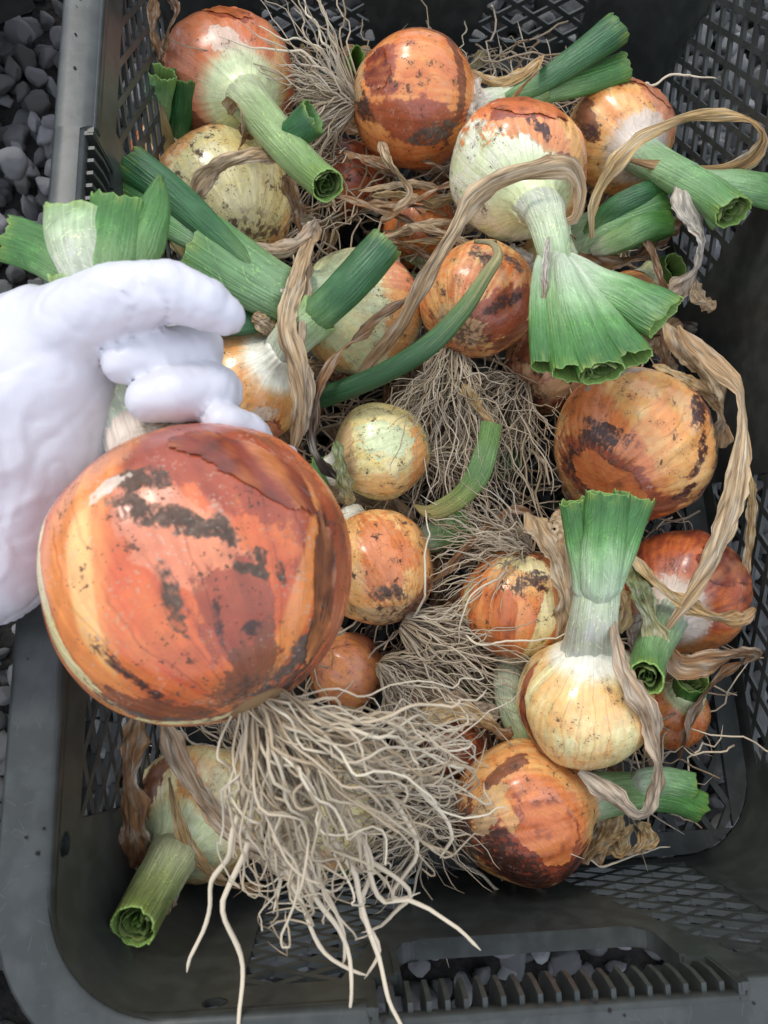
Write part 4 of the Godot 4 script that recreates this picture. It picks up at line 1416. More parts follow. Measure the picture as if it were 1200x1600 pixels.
func held() -> Dictionary:
	return {"at": Vector3(-0.1194, 0.2163, 0.1524), "R": 0.0518, "to": Vector3(-0.1413, 0.2087, 0.1026), "flakes": [[0.34, -0.74, 0.55, 0.18, 22, "rust"], [0.87, 0.05, 0.5, 0.12, 88, "brown"]], "seed": 40, "c0": "red", "c1": "copper", "dirt": 0.42, "neck": 0.26, "neck_len": 0.3, "neck_col": "papery", "neck_at": 1.0, "lines": 26.0, "tall": 0.95, "fine": true, "big": true, "group": "held onion",
		"layers": [["rust", 0.40, -0.72, 1.1, 0.36, 24, 0.3], ["orange", -0.55, -0.15, 0.85, 0.25, 80, 0.12], ["gold", -0.46, -0.02, 0.5, 0.09, 80, 0.2], ["pink", 0.12, -0.28, 0.5, 0.22, 35, 0.3], ["orange", 0.72, 0.15, 0.8, 0.10, -65, 0.12], ["rust", 0.38, 0.12, 0.32, 0.22, 85, 0.35], ["soil", 0.46, -0.12, 0.2, 0.03, 10, 1.0], ["burn", 0.28, 0.12, 0.16, 0.03, 80, 1.0], ["burn", 0.46, 0.22, 0.06, 0.05, 0, 0.8], ["brown", 0.40, 0.55, 0.34, 0.16, -65, 0.5], ["soil", 0.05, -0.40, 0.44, 0.075, 17, 0.8], ["soil", 0.18, -0.36, 0.34, 0.06, 20, 1.2], ["soil", -0.2, -0.60, 0.18, 0.06, 10, 0.9], ["papery", -0.40, -0.50, 0.09, 0.03, -40, 1.0], ["papery", -0.38, -0.55, 0.12, 0.05, -30, 0.8], ["cream", -0.77, 0.20, 0.66, 0.12, 68, 0.14], ["orange", -0.55, 0.72, 0.5, 0.10, 45, 0.15], ["burn", -0.22, 0.50, 0.30, 0.07, 62, 0.8], ["burn", 0.87, 0.12, 0.62, 0.12, 88, 0.5], ["soil", 0.70, 0.45, 0.4, 0.10, -60, 0.7], ["brown", -0.1, 0.78, 0.35, 0.12, 15, 0.7], ["soil", 0.05, 0.12, 0.2, 0.06, 75, 0.9], ["soil", -0.25, 0.82, 0.3, 0.05, 10, 0.6], ["cream", 0.1, 0.9, 0.4, 0.06, 0, 0.4]],
		"label": "very large orange-brown onion held up in the gloved hand over the crate"}


const WHITE_GREEN := [[0.0, [226, 230, 208]], [0.25, [196, 214, 170]], [0.6, [110, 160, 100]], [1.0, [52, 112, 66]]]


func greens(kind: String) -> Array:
	match kind:
		"neck":
			return [[0.0, S(232, 234, 214)], [0.5, S(218, 226, 190)], [1.0, S(172, 202, 140)]]
		"pale":
			return [[0.0, S(212, 218, 180)], [0.4, S(178, 200, 140)], [1.0, S(128, 164, 92)]]
		"olive":
			return [[0.0, S(222, 226, 186)], [0.42, S(208, 214, 162)], [0.66, S(164, 178, 114)], [0.85, S(134, 148, 86)], [1.0, S(122, 140, 78)]]
		"blue":
			return [[0.0, S(206, 214, 196)], [0.35, S(160, 194, 140)], [1.0, S(98, 150, 82)]]
		"dark":
			return [[0.0, S(130, 166, 104)], [0.35, S(60, 114, 62)], [1.0, S(44, 98, 50)]]
		"leaf":
			return [[0.0, S(214, 224, 194)], [0.35, S(172, 204, 152)], [0.62, S(98, 152, 78)], [1.0, S(56, 112, 46)]]
		"bright":
			return [[0.0, S(214, 220, 190)], [0.3, S(150, 184, 120)], [0.7, S(84, 138, 64)], [1.0, S(76, 130, 52)]]
		"tan":
			return [[0.0, S(176, 150, 104)], [0.6, S(150, 128, 80)], [1.0, S(104, 92, 50)]]
	return [[0.0, S(214, 222, 186)], [1.0, S(90, 140, 80)]]


# one stem: {pts (world), w0, w1, thin, kind, rings}; leaves likewise
func stem(o: Node3D, called: String, q: PackedVector3Array, w0: float, w1: float, thin: float, kind: String, sd: float, rings := false, label := "", bulge := 1.0) -> MeshInstance3D:
	var at := o.position
	var loc := PackedVector3Array()
	if called == "stem" and o.has_meta("neck"):      # rises out of the neck
		var nk: Vector3 = o.get_meta("neck")
		loc.append(nk * 0.66)
		loc.append(nk * 0.90)
		w0 = maxf(w0, o.get_meta("neck_r"))
	for v in q:
		if loc.is_empty() or (v - at).length() > loc[0].length() * 1.62 or called != "stem":
			loc.append(v - at)
	var wm := lerpf(w0, w1, 0.5) * bulge
	var f0 := (1.22 if o.has_meta("neck") else 1.0) if called == "stem" else 0.4
	var me := leaf_tube(loc, [[0.0, w0 * f0], [0.14, w0 * lerpf(f0, 1.0, 0.8)], [0.5, wm], [0.9, w1], [1.0, w1]], [[0.0, w0 * lerpf(1.0, thin, 0.3) * f0], [0.14, w0 * lerpf(1.0, thin, 0.6) * lerpf(f0, 1.0, 0.7)], [0.5, wm * thin], [1.0, w1 * thin]], greens(kind), TOWARD, sd, S(150, 185, 96) if kind != "dark" else S(92, 140, 62), 0.86, 34, 30)
	var p := part(called, me, o)
	if label:
		p.set_meta("label", label)
	if rings:
		var e := q.size() - 1
		var dir := (q[e] - q[e - 1]).normalized()
		part("rolled_sheath", rolled(loc[loc.size() - 1], dir, TOWARD, w1 * 0.93, w1 * thin * 0.93, sd), p)
	return p


func flap(o: Node3D, q: PackedVector3Array, width: float, kind: String, sd: float, curl := 1.6, label := "", called := "dry_leaf") -> void:
	var loc := PackedVector3Array()
	for v in q:
		loc.append(v - o.position)
	var p := part(called, dry_leaf(loc, width, tan_cols(kind), sd, curl, 0.7), o)
	if label:
		p.set_meta("label", label)


func roots(o: Node3D, b: Vector3, towards: Vector3, n: int, spread: float, lo: float, hi: float, sag: float, r: float, sd: int, floor_y := 0.012) -> void:
	var d := (towards - b).normalized()
	var p := part("roots", tuft(b - o.position, d, n, spread, lo, hi, sag, r, sd, 0.007, floor_y - o.position.y), o)
	p.set_meta("kind", "stuff")


func build_onions() -> void:
	var list := onion_list()
	var big := held()
	list.append(big)
	for o in list:
		prepare(o)
	var job := WorkerThreadPool.add_group_task(func(k: int) -> void: paint(list[k], 1088 if list[k].has("big") else 640 if list[k].has("fine") else 416, 736 if list[k].has("big") else 448 if list[k].has("fine") else 288), list.size(), 4, true)
	WorkerThreadPool.wait_for_group_task_completion(job)
	var N := []
	for o in list:
		N.append(build_onion(o))
	var w := 0.0003          # half widths below in units of 0.3 mm, about a photo pixel at the pile
	# A: far corner
	stem(N[0], "stem", V3([Vector3(-0.1170, 0.0860, -0.1595), Vector3(-0.1070, 0.1040, -0.1301), Vector3(-0.0946, 0.1180, -0.1013), Vector3(-0.0820, 0.1320, -0.0749), Vector3(-0.0735, 0.1460, -0.0557)]), 0.0118, 0.0086, 0.92, "pale", 1.0, true)
	stem(N[0], "leaf", V3([Vector3(-0.1004, 0.1120, -0.1126), Vector3(-0.0909, 0.1220, -0.1070), Vector3(-0.0797, 0.1300, -0.1106)]), 0.0070, 0.0112, 0.72, "dark", 2.0, false, "dark green leaf cut off short and open at the end")
	flap(N[0], V3([Vector3(-0.1069, 0.1040, -0.1475), Vector3(-0.1127, 0.1000, -0.1335), Vector3(-0.1215, 0.0860, -0.1346)]), 0.012, "brown", 3.1)
	flap(N[0], V3([Vector3(-0.1279, 0.0940, -0.1431), Vector3(-0.1251, 0.1020, -0.1448), Vector3(-0.1177, 0.1040, -0.1300), Vector3(-0.1239, 0.0900, -0.1237)]), 0.009, "tan", 4.1)
	# C
	stem(N[2], "stem", V3([Vector3(0.0132, 0.0760, -0.1696), Vector3(0.0258, 0.0820, -0.1652), Vector3(0.0403, 0.0880, -0.1636), Vector3(0.0589, 0.0940, -0.1675)]), 0.0080, 0.0098, 0.8, "neck", 5.0)
	stem(N[2], "leaf", V3([Vector3(0.0351, 0.0920, -0.1589), Vector3(0.0535, 0.0980, -0.1628), Vector3(0.0757, 0.1060, -0.1738), Vector3(0.1003, 0.1140, -0.1884)]), 0.0060, 0.0098, 0.75, "dark", 6.0, false, "long dark green leaf pointing at the corner")
	stem(N[2], "leaf", V3([Vector3(0.0364, 0.0860, -0.1598), Vector3(0.0596, 0.0900, -0.1643), Vector3(0.0867, 0.0940, -0.1702), Vector3(0.1091, 0.0980, -0.1765)]), 0.0062, 0.0092, 0.7, "bright", 7.0)
	flap(N[2], V3([Vector3(0.0104, 0.0880, -0.1727), Vector3(0.0139, 0.0920, -0.1597), Vector3(0.0138, 0.0880, -0.1494), Vector3(0.0100, 0.0780, -0.1466)]), 0.017, "white", 8.1)
	roots(N[2], Vector3(-0.0556, 0.0780, -0.1682), Vector3(-0.0840, 0.0720, -0.1678), 110, 0.9, 0.03, 0.065, 0.7, 0.00055, 31)
	roots(N[2], Vector3(-0.0565, 0.0800, -0.1678), Vector3(-0.0790, 0.0950, -0.1884), 26, 0.6, 0.05, 0.095, 0.1, 0.0007, 32)
	# D: the fan
	stem(N[3], "stem", V3([Vector3(0.0398, 0.1220, -0.0601), Vector3(0.0393, 0.1320, -0.0395), Vector3(0.0408, 0.1330, -0.0239), Vector3(0.0447, 0.1280, -0.0101)]), 0.0108, 0.0078, 0.75, "neck", 9.0)
	stem(N[3], "leaf", V3([Vector3(0.0364, 0.1320, -0.0302), Vector3(0.0325, 0.1330, -0.0130), Vector3(0.0285, 0.1400, 0.0158), Vector3(0.0256, 0.1500, 0.0449)]), 0.0050, 0.0080, 0.55, "leaf", 10.0)
	stem(N[3], "leaf", V3([Vector3(0.0387, 0.1380, -0.0225), Vector3(0.0379, 0.1390, 0.0014), Vector3(0.0361, 0.1480, 0.0303), Vector3(0.0339, 0.1580, 0.0527)]), 0.0062, 0.0094, 0.55, "bright", 11.0)
	stem(N[3], "leaf", V3([Vector3(0.0404, 0.1420, -0.0181), Vector3(0.0435, 0.1430, 0.0038), Vector3(0.0451, 0.1520, 0.0326), Vector3(0.0460, 0.1620, 0.0542)]), 0.0070, 0.0108, 0.62, "leaf", 12.0, true)
	stem(N[3], "leaf", V3([Vector3(0.0444, 0.1390, -0.0182), Vector3(0.0533, 0.1400, 0.0039), Vector3(0.0585, 0.1500, 0.0284), Vector3(0.0625, 0.1580, 0.0462)]), 0.0058, 0.0098, 0.55, "leaf", 13.0)
	stem(N[3], "leaf", V3([Vector3(0.0473, 0.1350, -0.0226), Vector3(0.0589, 0.1390, -0.0055), Vector3(0.0709, 0.1460, 0.0076), Vector3(0.0840, 0.1520, 0.0218)]), 0.0060, 0.0128, 0.5, "leaf", 14.0, false, "broadest leaf of the fan with yellow flecked margins")
	stem(N[3], "leaf", V3([Vector3(0.0454, 0.1300, -0.0221), Vector3(0.0560, 0.1260, -0.0024), Vector3(0.0621, 0.1220, 0.0136), Vector3(0.0690, 0.1180, 0.0313)]), 0.0060, 0.0100, 0.5, "leaf", 15.0)
	flap(N[3], V3([Vector3(0.0436, 0.1320, -0.0490), Vector3(0.0552, 0.1260, -0.0494), Vector3(0.0593, 0.1320, -0.0625), Vector3(0.0514, 0.1420, -0.0694), Vector3(0.0357, 0.1460, -0.0654), Vector3(0.0165, 0.1420, -0.0617), Vector3(0.0018, 0.1340, -0.0564), Vector3(-0.0083, 0.1280, -0.0418), Vector3(-0.0236, 0.1120, -0.0227), Vector3(-0.0385, 0.0980, -0.0006), Vector3(-0.0595, 0.0860, 0.0195)]), 0.0105, "tan", 16.1, 1.5, "long dry leaf looping back over the bulb")
	flap(N[3], V3([Vector3(0.0343, 0.1460, -0.0262), Vector3(0.0310, 0.1460, -0.0085), Vector3(0.0302, 0.1400, 0.0054)]), 0.004, "white", 17.1)
	# E
	stem(N[4], "stem", V3([Vector3(0.1154, 0.0860, -0.1241), Vector3(0.1207, 0.1000, -0.1030), Vector3(0.1279, 0.1120, -0.0838), Vector3(0.1355, 0.1200, -0.0690), Vector3(0.1411, 0.1280, -0.0527)]), 0.0108, 0.0108, 0.85, "blue", 18.0, true)
	stem(N[4], "leaf", V3([Vector3(0.1286, 0.1080, -0.0898), Vector3(0.1432, 0.1140, -0.0818), Vector3(0.1581, 0.1160, -0.0778), Vector3(0.1722, 0.1160, -0.0745)]), 0.0070, 0.0100, 0.62, "blue", 19.0)
	stem(N[4], "leaf", V3([Vector3(0.1283, 0.1140, -0.0802), Vector3(0.1347, 0.1160, -0.0683), Vector3(0.1424, 0.1120, -0.0590)]), 0.0050, 0.0068, 0.6, "blue", 20.0)
	flap(N[4], V3([Vector3(0.1193, 0.1160, -0.0794), Vector3(0.1215, 0.1180, -0.0657), Vector3(0.1316, 0.1100, -0.0543), Vector3(0.1347, 0.1000, -0.0427), Vector3(0.1291, 0.0920, -0.0335), Vector3(0.1198, 0.0860, -0.0266)]), 0.0122, "white", 21.1, 1.0, "pale wide dry leaf hanging from the green stem")
	flap(N[4], V3([Vector3(0.1345, 0.0900, -0.0363), Vector3(0.1393, 0.0840, -0.0279), Vector3(0.1491, 0.0800, -0.0231)]), 0.0100, "tan", 22.1)
	# F
	roots(N[5], Vector3(-0.0047, 0.0660, -0.0069), Vector3(-0.0130, 0.0640, 0.0453), 230, 0.5, 0.05, 0.095, 0.1, 0.00055, 33)
	flap(N[5], V3([Vector3(0.0309, 0.0820, -0.0635), Vector3(0.0403, 0.0800, -0.0584), Vector3(0.0462, 0.0720, -0.0529)]), 0.010, "white", 24.1)
	# H
	stem(N[7], "stem", V3([Vector3(-0.0656, 0.0620, 0.0593), Vector3(-0.0763, 0.0620, 0.0613), Vector3(-0.0859, 0.0600, 0.0630)]), 0.0085, 0.0075, 0.8, "bright", 25.0)
	roots(N[7], Vector3(-0.0217, 0.0640, 0.0573), Vector3(-0.0029, 0.0620, 0.0601), 26, 0.8, 0.02, 0.05, 0.4, 0.0005, 34)
	flap(N[7], V3([Vector3(-0.0727, 0.0900, 0.0575), Vector3(-0.0698, 0.0860, 0.0738), Vector3(-0.0666, 0.0700, 0.0867)]), 0.008, "greenish", 26.1)
	# I, J
	roots(N[8], Vector3(-0.0377, 0.0600, 0.1500), Vector3(0.0034, 0.0580, 0.1733), 170, 0.7, 0.035, 0.085, 0.3, 0.00055, 35)
	roots(N[9], Vector3(0.0260, 0.0700, 0.1150), Vector3(-0.0011, 0.0820, 0.1110), 110, 0.85, 0.03, 0.06, 0.3, 0.0005, 36)
	stem(N[9], "stem", V3([Vector3(0.0190, 0.0500, 0.1715), Vector3(0.0143, 0.0560, 0.1835), Vector3(0.0150, 0.0580, 0.1984), Vector3(0.0238, 0.0540, 0.2149)]), 0.0075, 0.0066, 0.8, "neck", 27.0)
	flap(N[9], V3([Vector3(0.0258, 0.0840, 0.0968), Vector3(0.0305, 0.0920, 0.1086), Vector3(0.0369, 0.0960, 0.1231), Vector3(0.0401, 0.0940, 0.1414), Vector3(0.0401, 0.0840, 0.1561), Vector3(0.0380, 0.0700, 0.1674)]), 0.0125, "tan", 28.1, 1.2, "flat dry leaf pressed along the bulb")
	# K
	stem(N[10], "stem", V3([Vector3(0.0438, 0.1100, 0.1708), Vector3(0.0422, 0.1260, 0.1573), Vector3(0.0441, 0.1320, 0.1422), Vector3(0.0495, 0.1280, 0.1251)]), 0.0126, 0.0088, 0.72, "neck", 29.0)
	stem(N[10], "leaf", V3([Vector3(0.0402, 0.1290, 0.1533), Vector3(0.0385, 0.1380, 0.1388), Vector3(0.0362, 0.1420, 0.1220), Vector3(0.0332, 0.1480, 0.1094)]), 0.0090, 0.0088, 0.4, "leaf", 30.0)
	stem(N[10], "leaf", V3([Vector3(0.0422, 0.1320, 0.1538), Vector3(0.0423, 0.1420, 0.1397), Vector3(0.0441, 0.1470, 0.1235), Vector3(0.0450, 0.1540, 0.1085)]), 0.0098, 0.0098, 0.4, "leaf", 31.0)
	stem(N[10], "leaf", V3([Vector3(0.0448, 0.1300, 0.1522), Vector3(0.0469, 0.1390, 0.1393), Vector3(0.0530, 0.1440, 0.1230), Vector3(0.0585, 0.1500, 0.1089)]), 0.0090, 0.0096, 0.4, "leaf", 32.0)
	flap(N[10], V3([Vector3(0.0480, 0.1320, 0.1569), Vector3(0.0499, 0.1280, 0.1694), Vector3(0.0538, 0.1260, 0.1859), Vector3(0.0623, 0.1220, 0.1992), Vector3(0.0696, 0.1100, 0.2148), Vector3(0.0734, 0.0980, 0.2310), Vector3(0.0708, 0.0920, 0.2446), Vector3(0.0633, 0.0900, 0.2484), Vector3(0.0501, 0.0920, 0.2373), Vector3(0.0375, 0.0920, 0.2267)]), 0.0108, "pink", 33.1, 1.2, "long dry leaf trailing from the neck down past the bulb")
	flap(N[10], V3([Vector3(0.0328, 0.1360, 0.1264), Vector3(0.0311, 0.1300, 0.1143), Vector3(0.0296, 0.1220, 0.1074)]), 0.011, "tan", 34.1)
	# L
	stem(N[11], "stem", V3([Vector3(0.0959, 0.0780, 0.1550), Vector3(0.0850, 0.0880, 0.1663), Vector3(0.0727, 0.1060, 0.1769), Vector3(0.0632, 0.1240, 0.1867)]), 0.0100, 0.0086, 0.9, "blue", 36.0, true)
	flap(N[11], V3([Vector3(0.0777, 0.0860, 0.1236), Vector3(0.0767, 0.0960, 0.1365), Vector3(0.0763, 0.1040, 0.1507), Vector3(0.0789, 0.1040, 0.1648), Vector3(0.0820, 0.1000, 0.1767)]), 0.0125, "greenish", 37.1, 1.0, "half green withered leaf")
	flap(N[11], V3([Vector3(0.0877, 0.0940, 0.1623), Vector3(0.0983, 0.0980, 0.1496), Vector3(0.1109, 0.1040, 0.1311), Vector3(0.1223, 0.1090, 0.1065), Vector3(0.1304, 0.1120, 0.0807), Vector3(0.1362, 0.1120, 0.0583), Vector3(0.1380, 0.1080, 0.0387), Vector3(0.1304, 0.1000, 0.0181), Vector3(0.1203, 0.0920, -0.0063)]), 0.0098, "tan", 38.1, 1.3, "longest dry leaf, running up along the wall")
	flap(N[11], V3([Vector3(0.0750, 0.0940, 0.1219), Vector3(0.0804, 0.0980, 0.1322), Vector3(0.0918, 0.0980, 0.1448), Vector3(0.1116, 0.0940, 0.1559), Vector3(0.1300, 0.0900, 0.1572), Vector3(0.1386, 0.0880, 0.1520)]), 0.0078, "straw", 39.1, 1.5)
	flap(N[11], V3([Vector3(0.0902, 0.0880, 0.1665), Vector3(0.0967, 0.0840, 0.1791), Vector3(0.1147, 0.0800, 0.1775), Vector3(0.1352, 0.0740, 0.1739), Vector3(0.1457, 0.0680, 0.1751), Vector3(0.1367, 0.0620, 0.1802), Vector3(0.1230, 0.0580, 0.1898), Vector3(0.1147, 0.0520, 0.2042), Vector3(0.1069, 0.0440, 0.2254)]), 0.0108, "brown", 40.1, 1.2)
	flap(N[11], V3([Vector3(0.0797, 0.0840, 0.1526), Vector3(0.0748, 0.0880, 0.1659), Vector3(0.0740, 0.0900, 0.1787)]), 0.012, "white", 41.1)
	# M
	stem(N[12], "stem", V3([Vector3(0.0493, 0.0610, 0.2415), Vector3(0.0611, 0.0630, 0.2398), Vector3(0.0753, 0.0650, 0.2397), Vector3(0.0915, 0.0650, 0.2424), Vector3(0.1061, 0.0630, 0.2487)]), 0.0112, 0.0080, 0.85, "bright", 42.0, false, "", 1.0)
	stem(N[12], "leaf", V3([Vector3(0.0694, 0.0690, 0.2362), Vector3(0.0831, 0.0720, 0.2348), Vector3(0.1004, 0.0690, 0.2383)]), 0.0080, 0.0078, 0.6, "blue", 43.0)
	roots(N[12], Vector3(-0.0166, 0.0560, 0.2402), Vector3(-0.0472, 0.0520, 0.2445), 130, 0.75, 0.035, 0.085, 0.12, 0.00066, 37)
	flap(N[12], V3([Vector3(0.0767, 0.0560, 0.2550), Vector3(0.0817, 0.0500, 0.2642), Vector3(0.0756, 0.0440, 0.2708), Vector3(0.0674, 0.0400, 0.2718)]), 0.009, "straw", 44.1)
	flap(N[12], V3([Vector3(0.0646, 0.0600, 0.2469), Vector3(0.0600, 0.0480, 0.2627), Vector3(0.0477, 0.0400, 0.2739)]), 0.0105, "straw", 45.1)
	# N
	stem(N[13], "stem", V3([Vector3(-0.1510, 0.0760, 0.2491), Vector3(-0.1529, 0.0980, 0.2575), Vector3(-0.1558, 0.1140, 0.2659), Vector3(-0.1586, 0.1320, 0.2742)]), 0.0094, 0.0094, 0.95, "olive", 46.0, true)
	flap(N[13], V3([Vector3(-0.1540, 0.1060, 0.2578), Vector3(-0.1503, 0.1080, 0.2607), Vector3(-0.1495, 0.1000, 0.2680), Vector3(-0.1527, 0.0940, 0.2753)]), 0.008, "white", 47.1)
	flap(N[13], V3([Vector3(-0.1583, 0.1160, 0.2659), Vector3(-0.1537, 0.1190, 0.2651), Vector3(-0.1501, 0.1170, 0.2686), Vector3(-0.1499, 0.1080, 0.2752)]), 0.004, "tan", 48.1)
	roots(N[13], Vector3(-0.1286, 0.0400, 0.2130), Vector3(-0.1421, 0.0440, 0.2027), 30, 0.9, 0.03, 0.06, 0.3, 0.0006, 38)
	# O
	stem(N[14], "stem", V3([Vector3(-0.1058, 0.0860, 0.0093), Vector3(-0.0965, 0.0980, 0.0042), Vector3(-0.0866, 0.1060, -0.0014), Vector3(-0.0791, 0.1120, -0.0054)]), 0.0080, 0.0118, 0.85, "neck", 49.0)
	stem(N[14], "leaf", V3([Vector3(-0.0866, 0.1090, 0.0002), Vector3(-0.0741, 0.1180, -0.0067), Vector3(-0.0592, 0.1260, -0.0182), Vector3(-0.0446, 0.1320, -0.0332)]), 0.0106, 0.0094, 0.8, "dark", 50.0, false, "thick dark green leaf cut square")
	flap(N[14], V3([Vector3(-0.1023, 0.1000, -0.0004), Vector3(-0.1085, 0.1060, -0.0025), Vector3(-0.1139, 0.1080, -0.0066)]), 0.009, "tan", 51.1)
	# P
	stem(N[15], "stem", V3([Vector3(-0.0820, 0.0820, -0.0303), Vector3(-0.0922, 0.0940, -0.0234), Vector3(-0.1064, 0.1060, -0.0241), Vector3(-0.1248, 0.1140, -0.0329), Vector3(-0.1407, 0.1180, -0.0425)]), 0.0120, 0.0185, 0.62, "blue", 52.0)
	stem(N[15], "leaf", V3([Vector3(-0.1114, 0.1160, -0.0256), Vector3(-0.1298, 0.1260, -0.0415), Vector3(-0.1514, 0.1320, -0.0608), Vector3(-0.1729, 0.1340, -0.0785)]), 0.0060, 0.0098, 0.55, "dark", 53.0)
	stem(N[15], "leaf", V3([Vector3(-0.1182, 0.1140, -0.0280), Vector3(-0.1400, 0.1220, -0.0435), Vector3(-0.1622, 0.1260, -0.0577), Vector3(-0.1769, 0.1260, -0.0672)]), 0.0070, 0.0115, 0.5, "leaf", 54.0)
	stem(N[15], "leaf", V3([Vector3(-0.0958, 0.0920, -0.0169), Vector3(-0.1098, 0.0980, -0.0091), Vector3(-0.1297, 0.1000, -0.0064), Vector3(-0.1464, 0.1000, -0.0122)]), 0.0060, 0.0080, 0.5, "dark", 55.0)
	flap(N[15], V3([Vector3(-0.0994, 0.1100, -0.0247), Vector3(-0.0947, 0.1120, -0.0167), Vector3(-0.0964, 0.1060, -0.0127)]), 0.012, "white", 56.1)
	# the half buried ones that show a stem
	stem(N[22], "stem", V3([Vector3(0.1136, 0.0380, 0.1963), Vector3(0.1147, 0.0460, 0.1905), Vector3(0.1156, 0.0540, 0.1849)]), 0.0085, 0.0090, 0.9, "bright", 57.0, true)
	stem(N[23], "leaf", V3([Vector3(-0.1792, 0.0500, -0.1601), Vector3(-0.1748, 0.0720, -0.1671), Vector3(-0.1682, 0.0940, -0.1734)]), 0.0068, 0.0092, 0.8, "blue", 58.0)
	stem(N[23], "leaf", V3([Vector3(-0.1673, 0.0500, -0.1601), Vector3(-0.1607, 0.0700, -0.1714), Vector3(-0.1572, 0.0860, -0.1785)]), 0.0074, 0.0088, 0.75, "dark", 59.0)
	stem(N[23], "sheath", V3([Vector3(-0.1722, 0.0520, -0.1513), Vector3(-0.1741, 0.0700, -0.1549), Vector3(-0.1765, 0.0820, -0.1672)]), 0.0082, 0.0060, 0.6, "tan", 60.0)
	stem(N[24], "stem", V3([Vector3(0.0824, 0.0560, -0.0828), Vector3(0.0922, 0.0740, -0.0786), Vector3(0.1083, 0.0840, -0.0790), Vector3(0.1246, 0.0880, -0.0826)]), 0.0130, 0.0148, 0.7, "leaf", 61.0)
	stem(N[24], "leaf", V3([Vector3(0.0803, 0.0740, -0.0773), Vector3(0.0932, 0.0900, -0.0833), Vector3(0.1068, 0.0960, -0.0875), Vector3(0.1187, 0.0960, -0.0914)]), 0.0060, 0.0066, 0.6, "dark", 62.0)
	stem(N[24], "leaf", V3([Vector3(0.0837, 0.0720, -0.0668), Vector3(0.0983, 0.0860, -0.0668), Vector3(0.1106, 0.0920, -0.0703), Vector3(0.1239, 0.0920, -0.0732)]), 0.0070, 0.0080, 0.6, "bright", 63.0)
	stem(N[25], "stem", V3([Vector3(0.1302, 0.0380, -0.0628), Vector3(0.1337, 0.0520, -0.0615), Vector3(0.1397, 0.0600, -0.0636)]), 0.0095, 0.0088, 0.8, "bright", 64.0)
	roots(N[18], Vector3(0.0400, 0.0420, 0.0050), Vector3(0.0078, 0.0500, 0.0405), 240, 0.85, 0.04, 0.095, 0.2, 0.0005, 39)
	roots(N[17], Vector3(-0.0646, 0.0440, -0.1533), Vector3(-0.0811, 0.0560, -0.1388), 50, 1.1, 0.02, 0.05, 0.3, 0.0006, 40)
	roots(N[19], Vector3(-0.0628, 0.0440, 0.2351), Vector3(-0.0395, 0.0440, 0.2362), 150, 1.1, 0.03, 0.085, 0.2, 0.00055, 41)
	roots(N[21], Vector3(-0.0503, 0.0500, 0.1705), Vector3(-0.0308, 0.0540, 0.1849), 130, 1.0, 0.03, 0.08, 0.2, 0.00055, 42)
	# single long roots that stray from their tufts
	for e in [[2, V3([Vector3(-0.0568, 0.0800, -0.1692), Vector3(-0.0735, 0.0920, -0.1811), Vector3(-0.1034, 0.0980, -0.1869), Vector3(-0.1338, 0.1000, -0.1909)]), 0.0008], [2, V3([Vector3(-0.0559, 0.0820, -0.1730), Vector3(-0.0671, 0.0980, -0.1781), Vector3(-0.0771, 0.1100, -0.1893), Vector3(-0.0853, 0.1180, -0.2049)]), 0.0008], [2, V3([Vector3(-0.0563, 0.0800, -0.1725), Vector3(-0.0751, 0.0960, -0.1921), Vector3(-0.0938, 0.1000, -0.1925), Vector3(-0.1103, 0.1040, -0.1983)]), 0.0007],
		[4, V3([Vector3(0.1108, 0.0860, -0.1661), Vector3(0.1261, 0.0900, -0.1711), Vector3(0.1451, 0.0920, -0.1770), Vector3(0.1650, 0.0920, -0.1743)]), 0.0008], [12, V3([Vector3(-0.0189, 0.0560, 0.2450), Vector3(-0.0167, 0.0480, 0.2678), Vector3(0.0009, 0.0420, 0.2842), Vector3(0.0237, 0.0440, 0.2839), Vector3(0.0390, 0.0520, 0.2756)]), 0.0009], [12, V3([Vector3(0.0338, 0.0360, 0.2706), Vector3(0.0579, 0.0340, 0.2755), Vector3(0.0788, 0.0340, 0.2748), Vector3(0.0959, 0.0400, 0.2698)]), 0.0007],
		[9, V3([Vector3(-0.0109, 0.0740, 0.1578), Vector3(-0.0010, 0.0860, 0.1653), Vector3(0.0202, 0.0920, 0.1649), Vector3(0.0409, 0.0880, 0.1620)]), 0.0006], [9, V3([Vector3(0.0246, 0.0720, 0.1140), Vector3(0.0045, 0.0880, 0.1326), Vector3(-0.0074, 0.0860, 0.1433), Vector3(-0.0146, 0.0740, 0.1642)]), 0.0006], [8, V3([Vector3(-0.0364, 0.0620, 0.1493), Vector3(-0.0309, 0.0800, 0.1382), Vector3(-0.0278, 0.0880, 0.1166), Vector3(-0.0282, 0.0840, 0.0952)]), 0.0006], [5, V3([Vector3(-0.0066, 0.0680, -0.0047), Vector3(-0.0313, 0.0860, 0.0124), Vector3(-0.0598, 0.0900, 0.0251), Vector3(-0.0876, 0.0800, 0.0350)]), 0.0006],
		[12, V3([Vector3(-0.0174, 0.0560, 0.2426), Vector3(-0.0353, 0.0540, 0.2631), Vector3(-0.0425, 0.0500, 0.2840), Vector3(-0.0561, 0.0520, 0.2987)]), 0.0008]]:
		var o: Node3D = N[e[0]]
		var k := Kit.new()
		var loc := PackedVector3Array()
		for v in (e[1] as PackedVector3Array):
			loc.append(v - o.position)
		strand(k, loc, e[2], S(208, 194, 168), 30, 6, 0.003, e[2] * 1e5 + loc[1].x * 1000.0, 0.5)
		part("root", k.mesh(M.root), o)
	build_held(N[N.size() - 1], big)


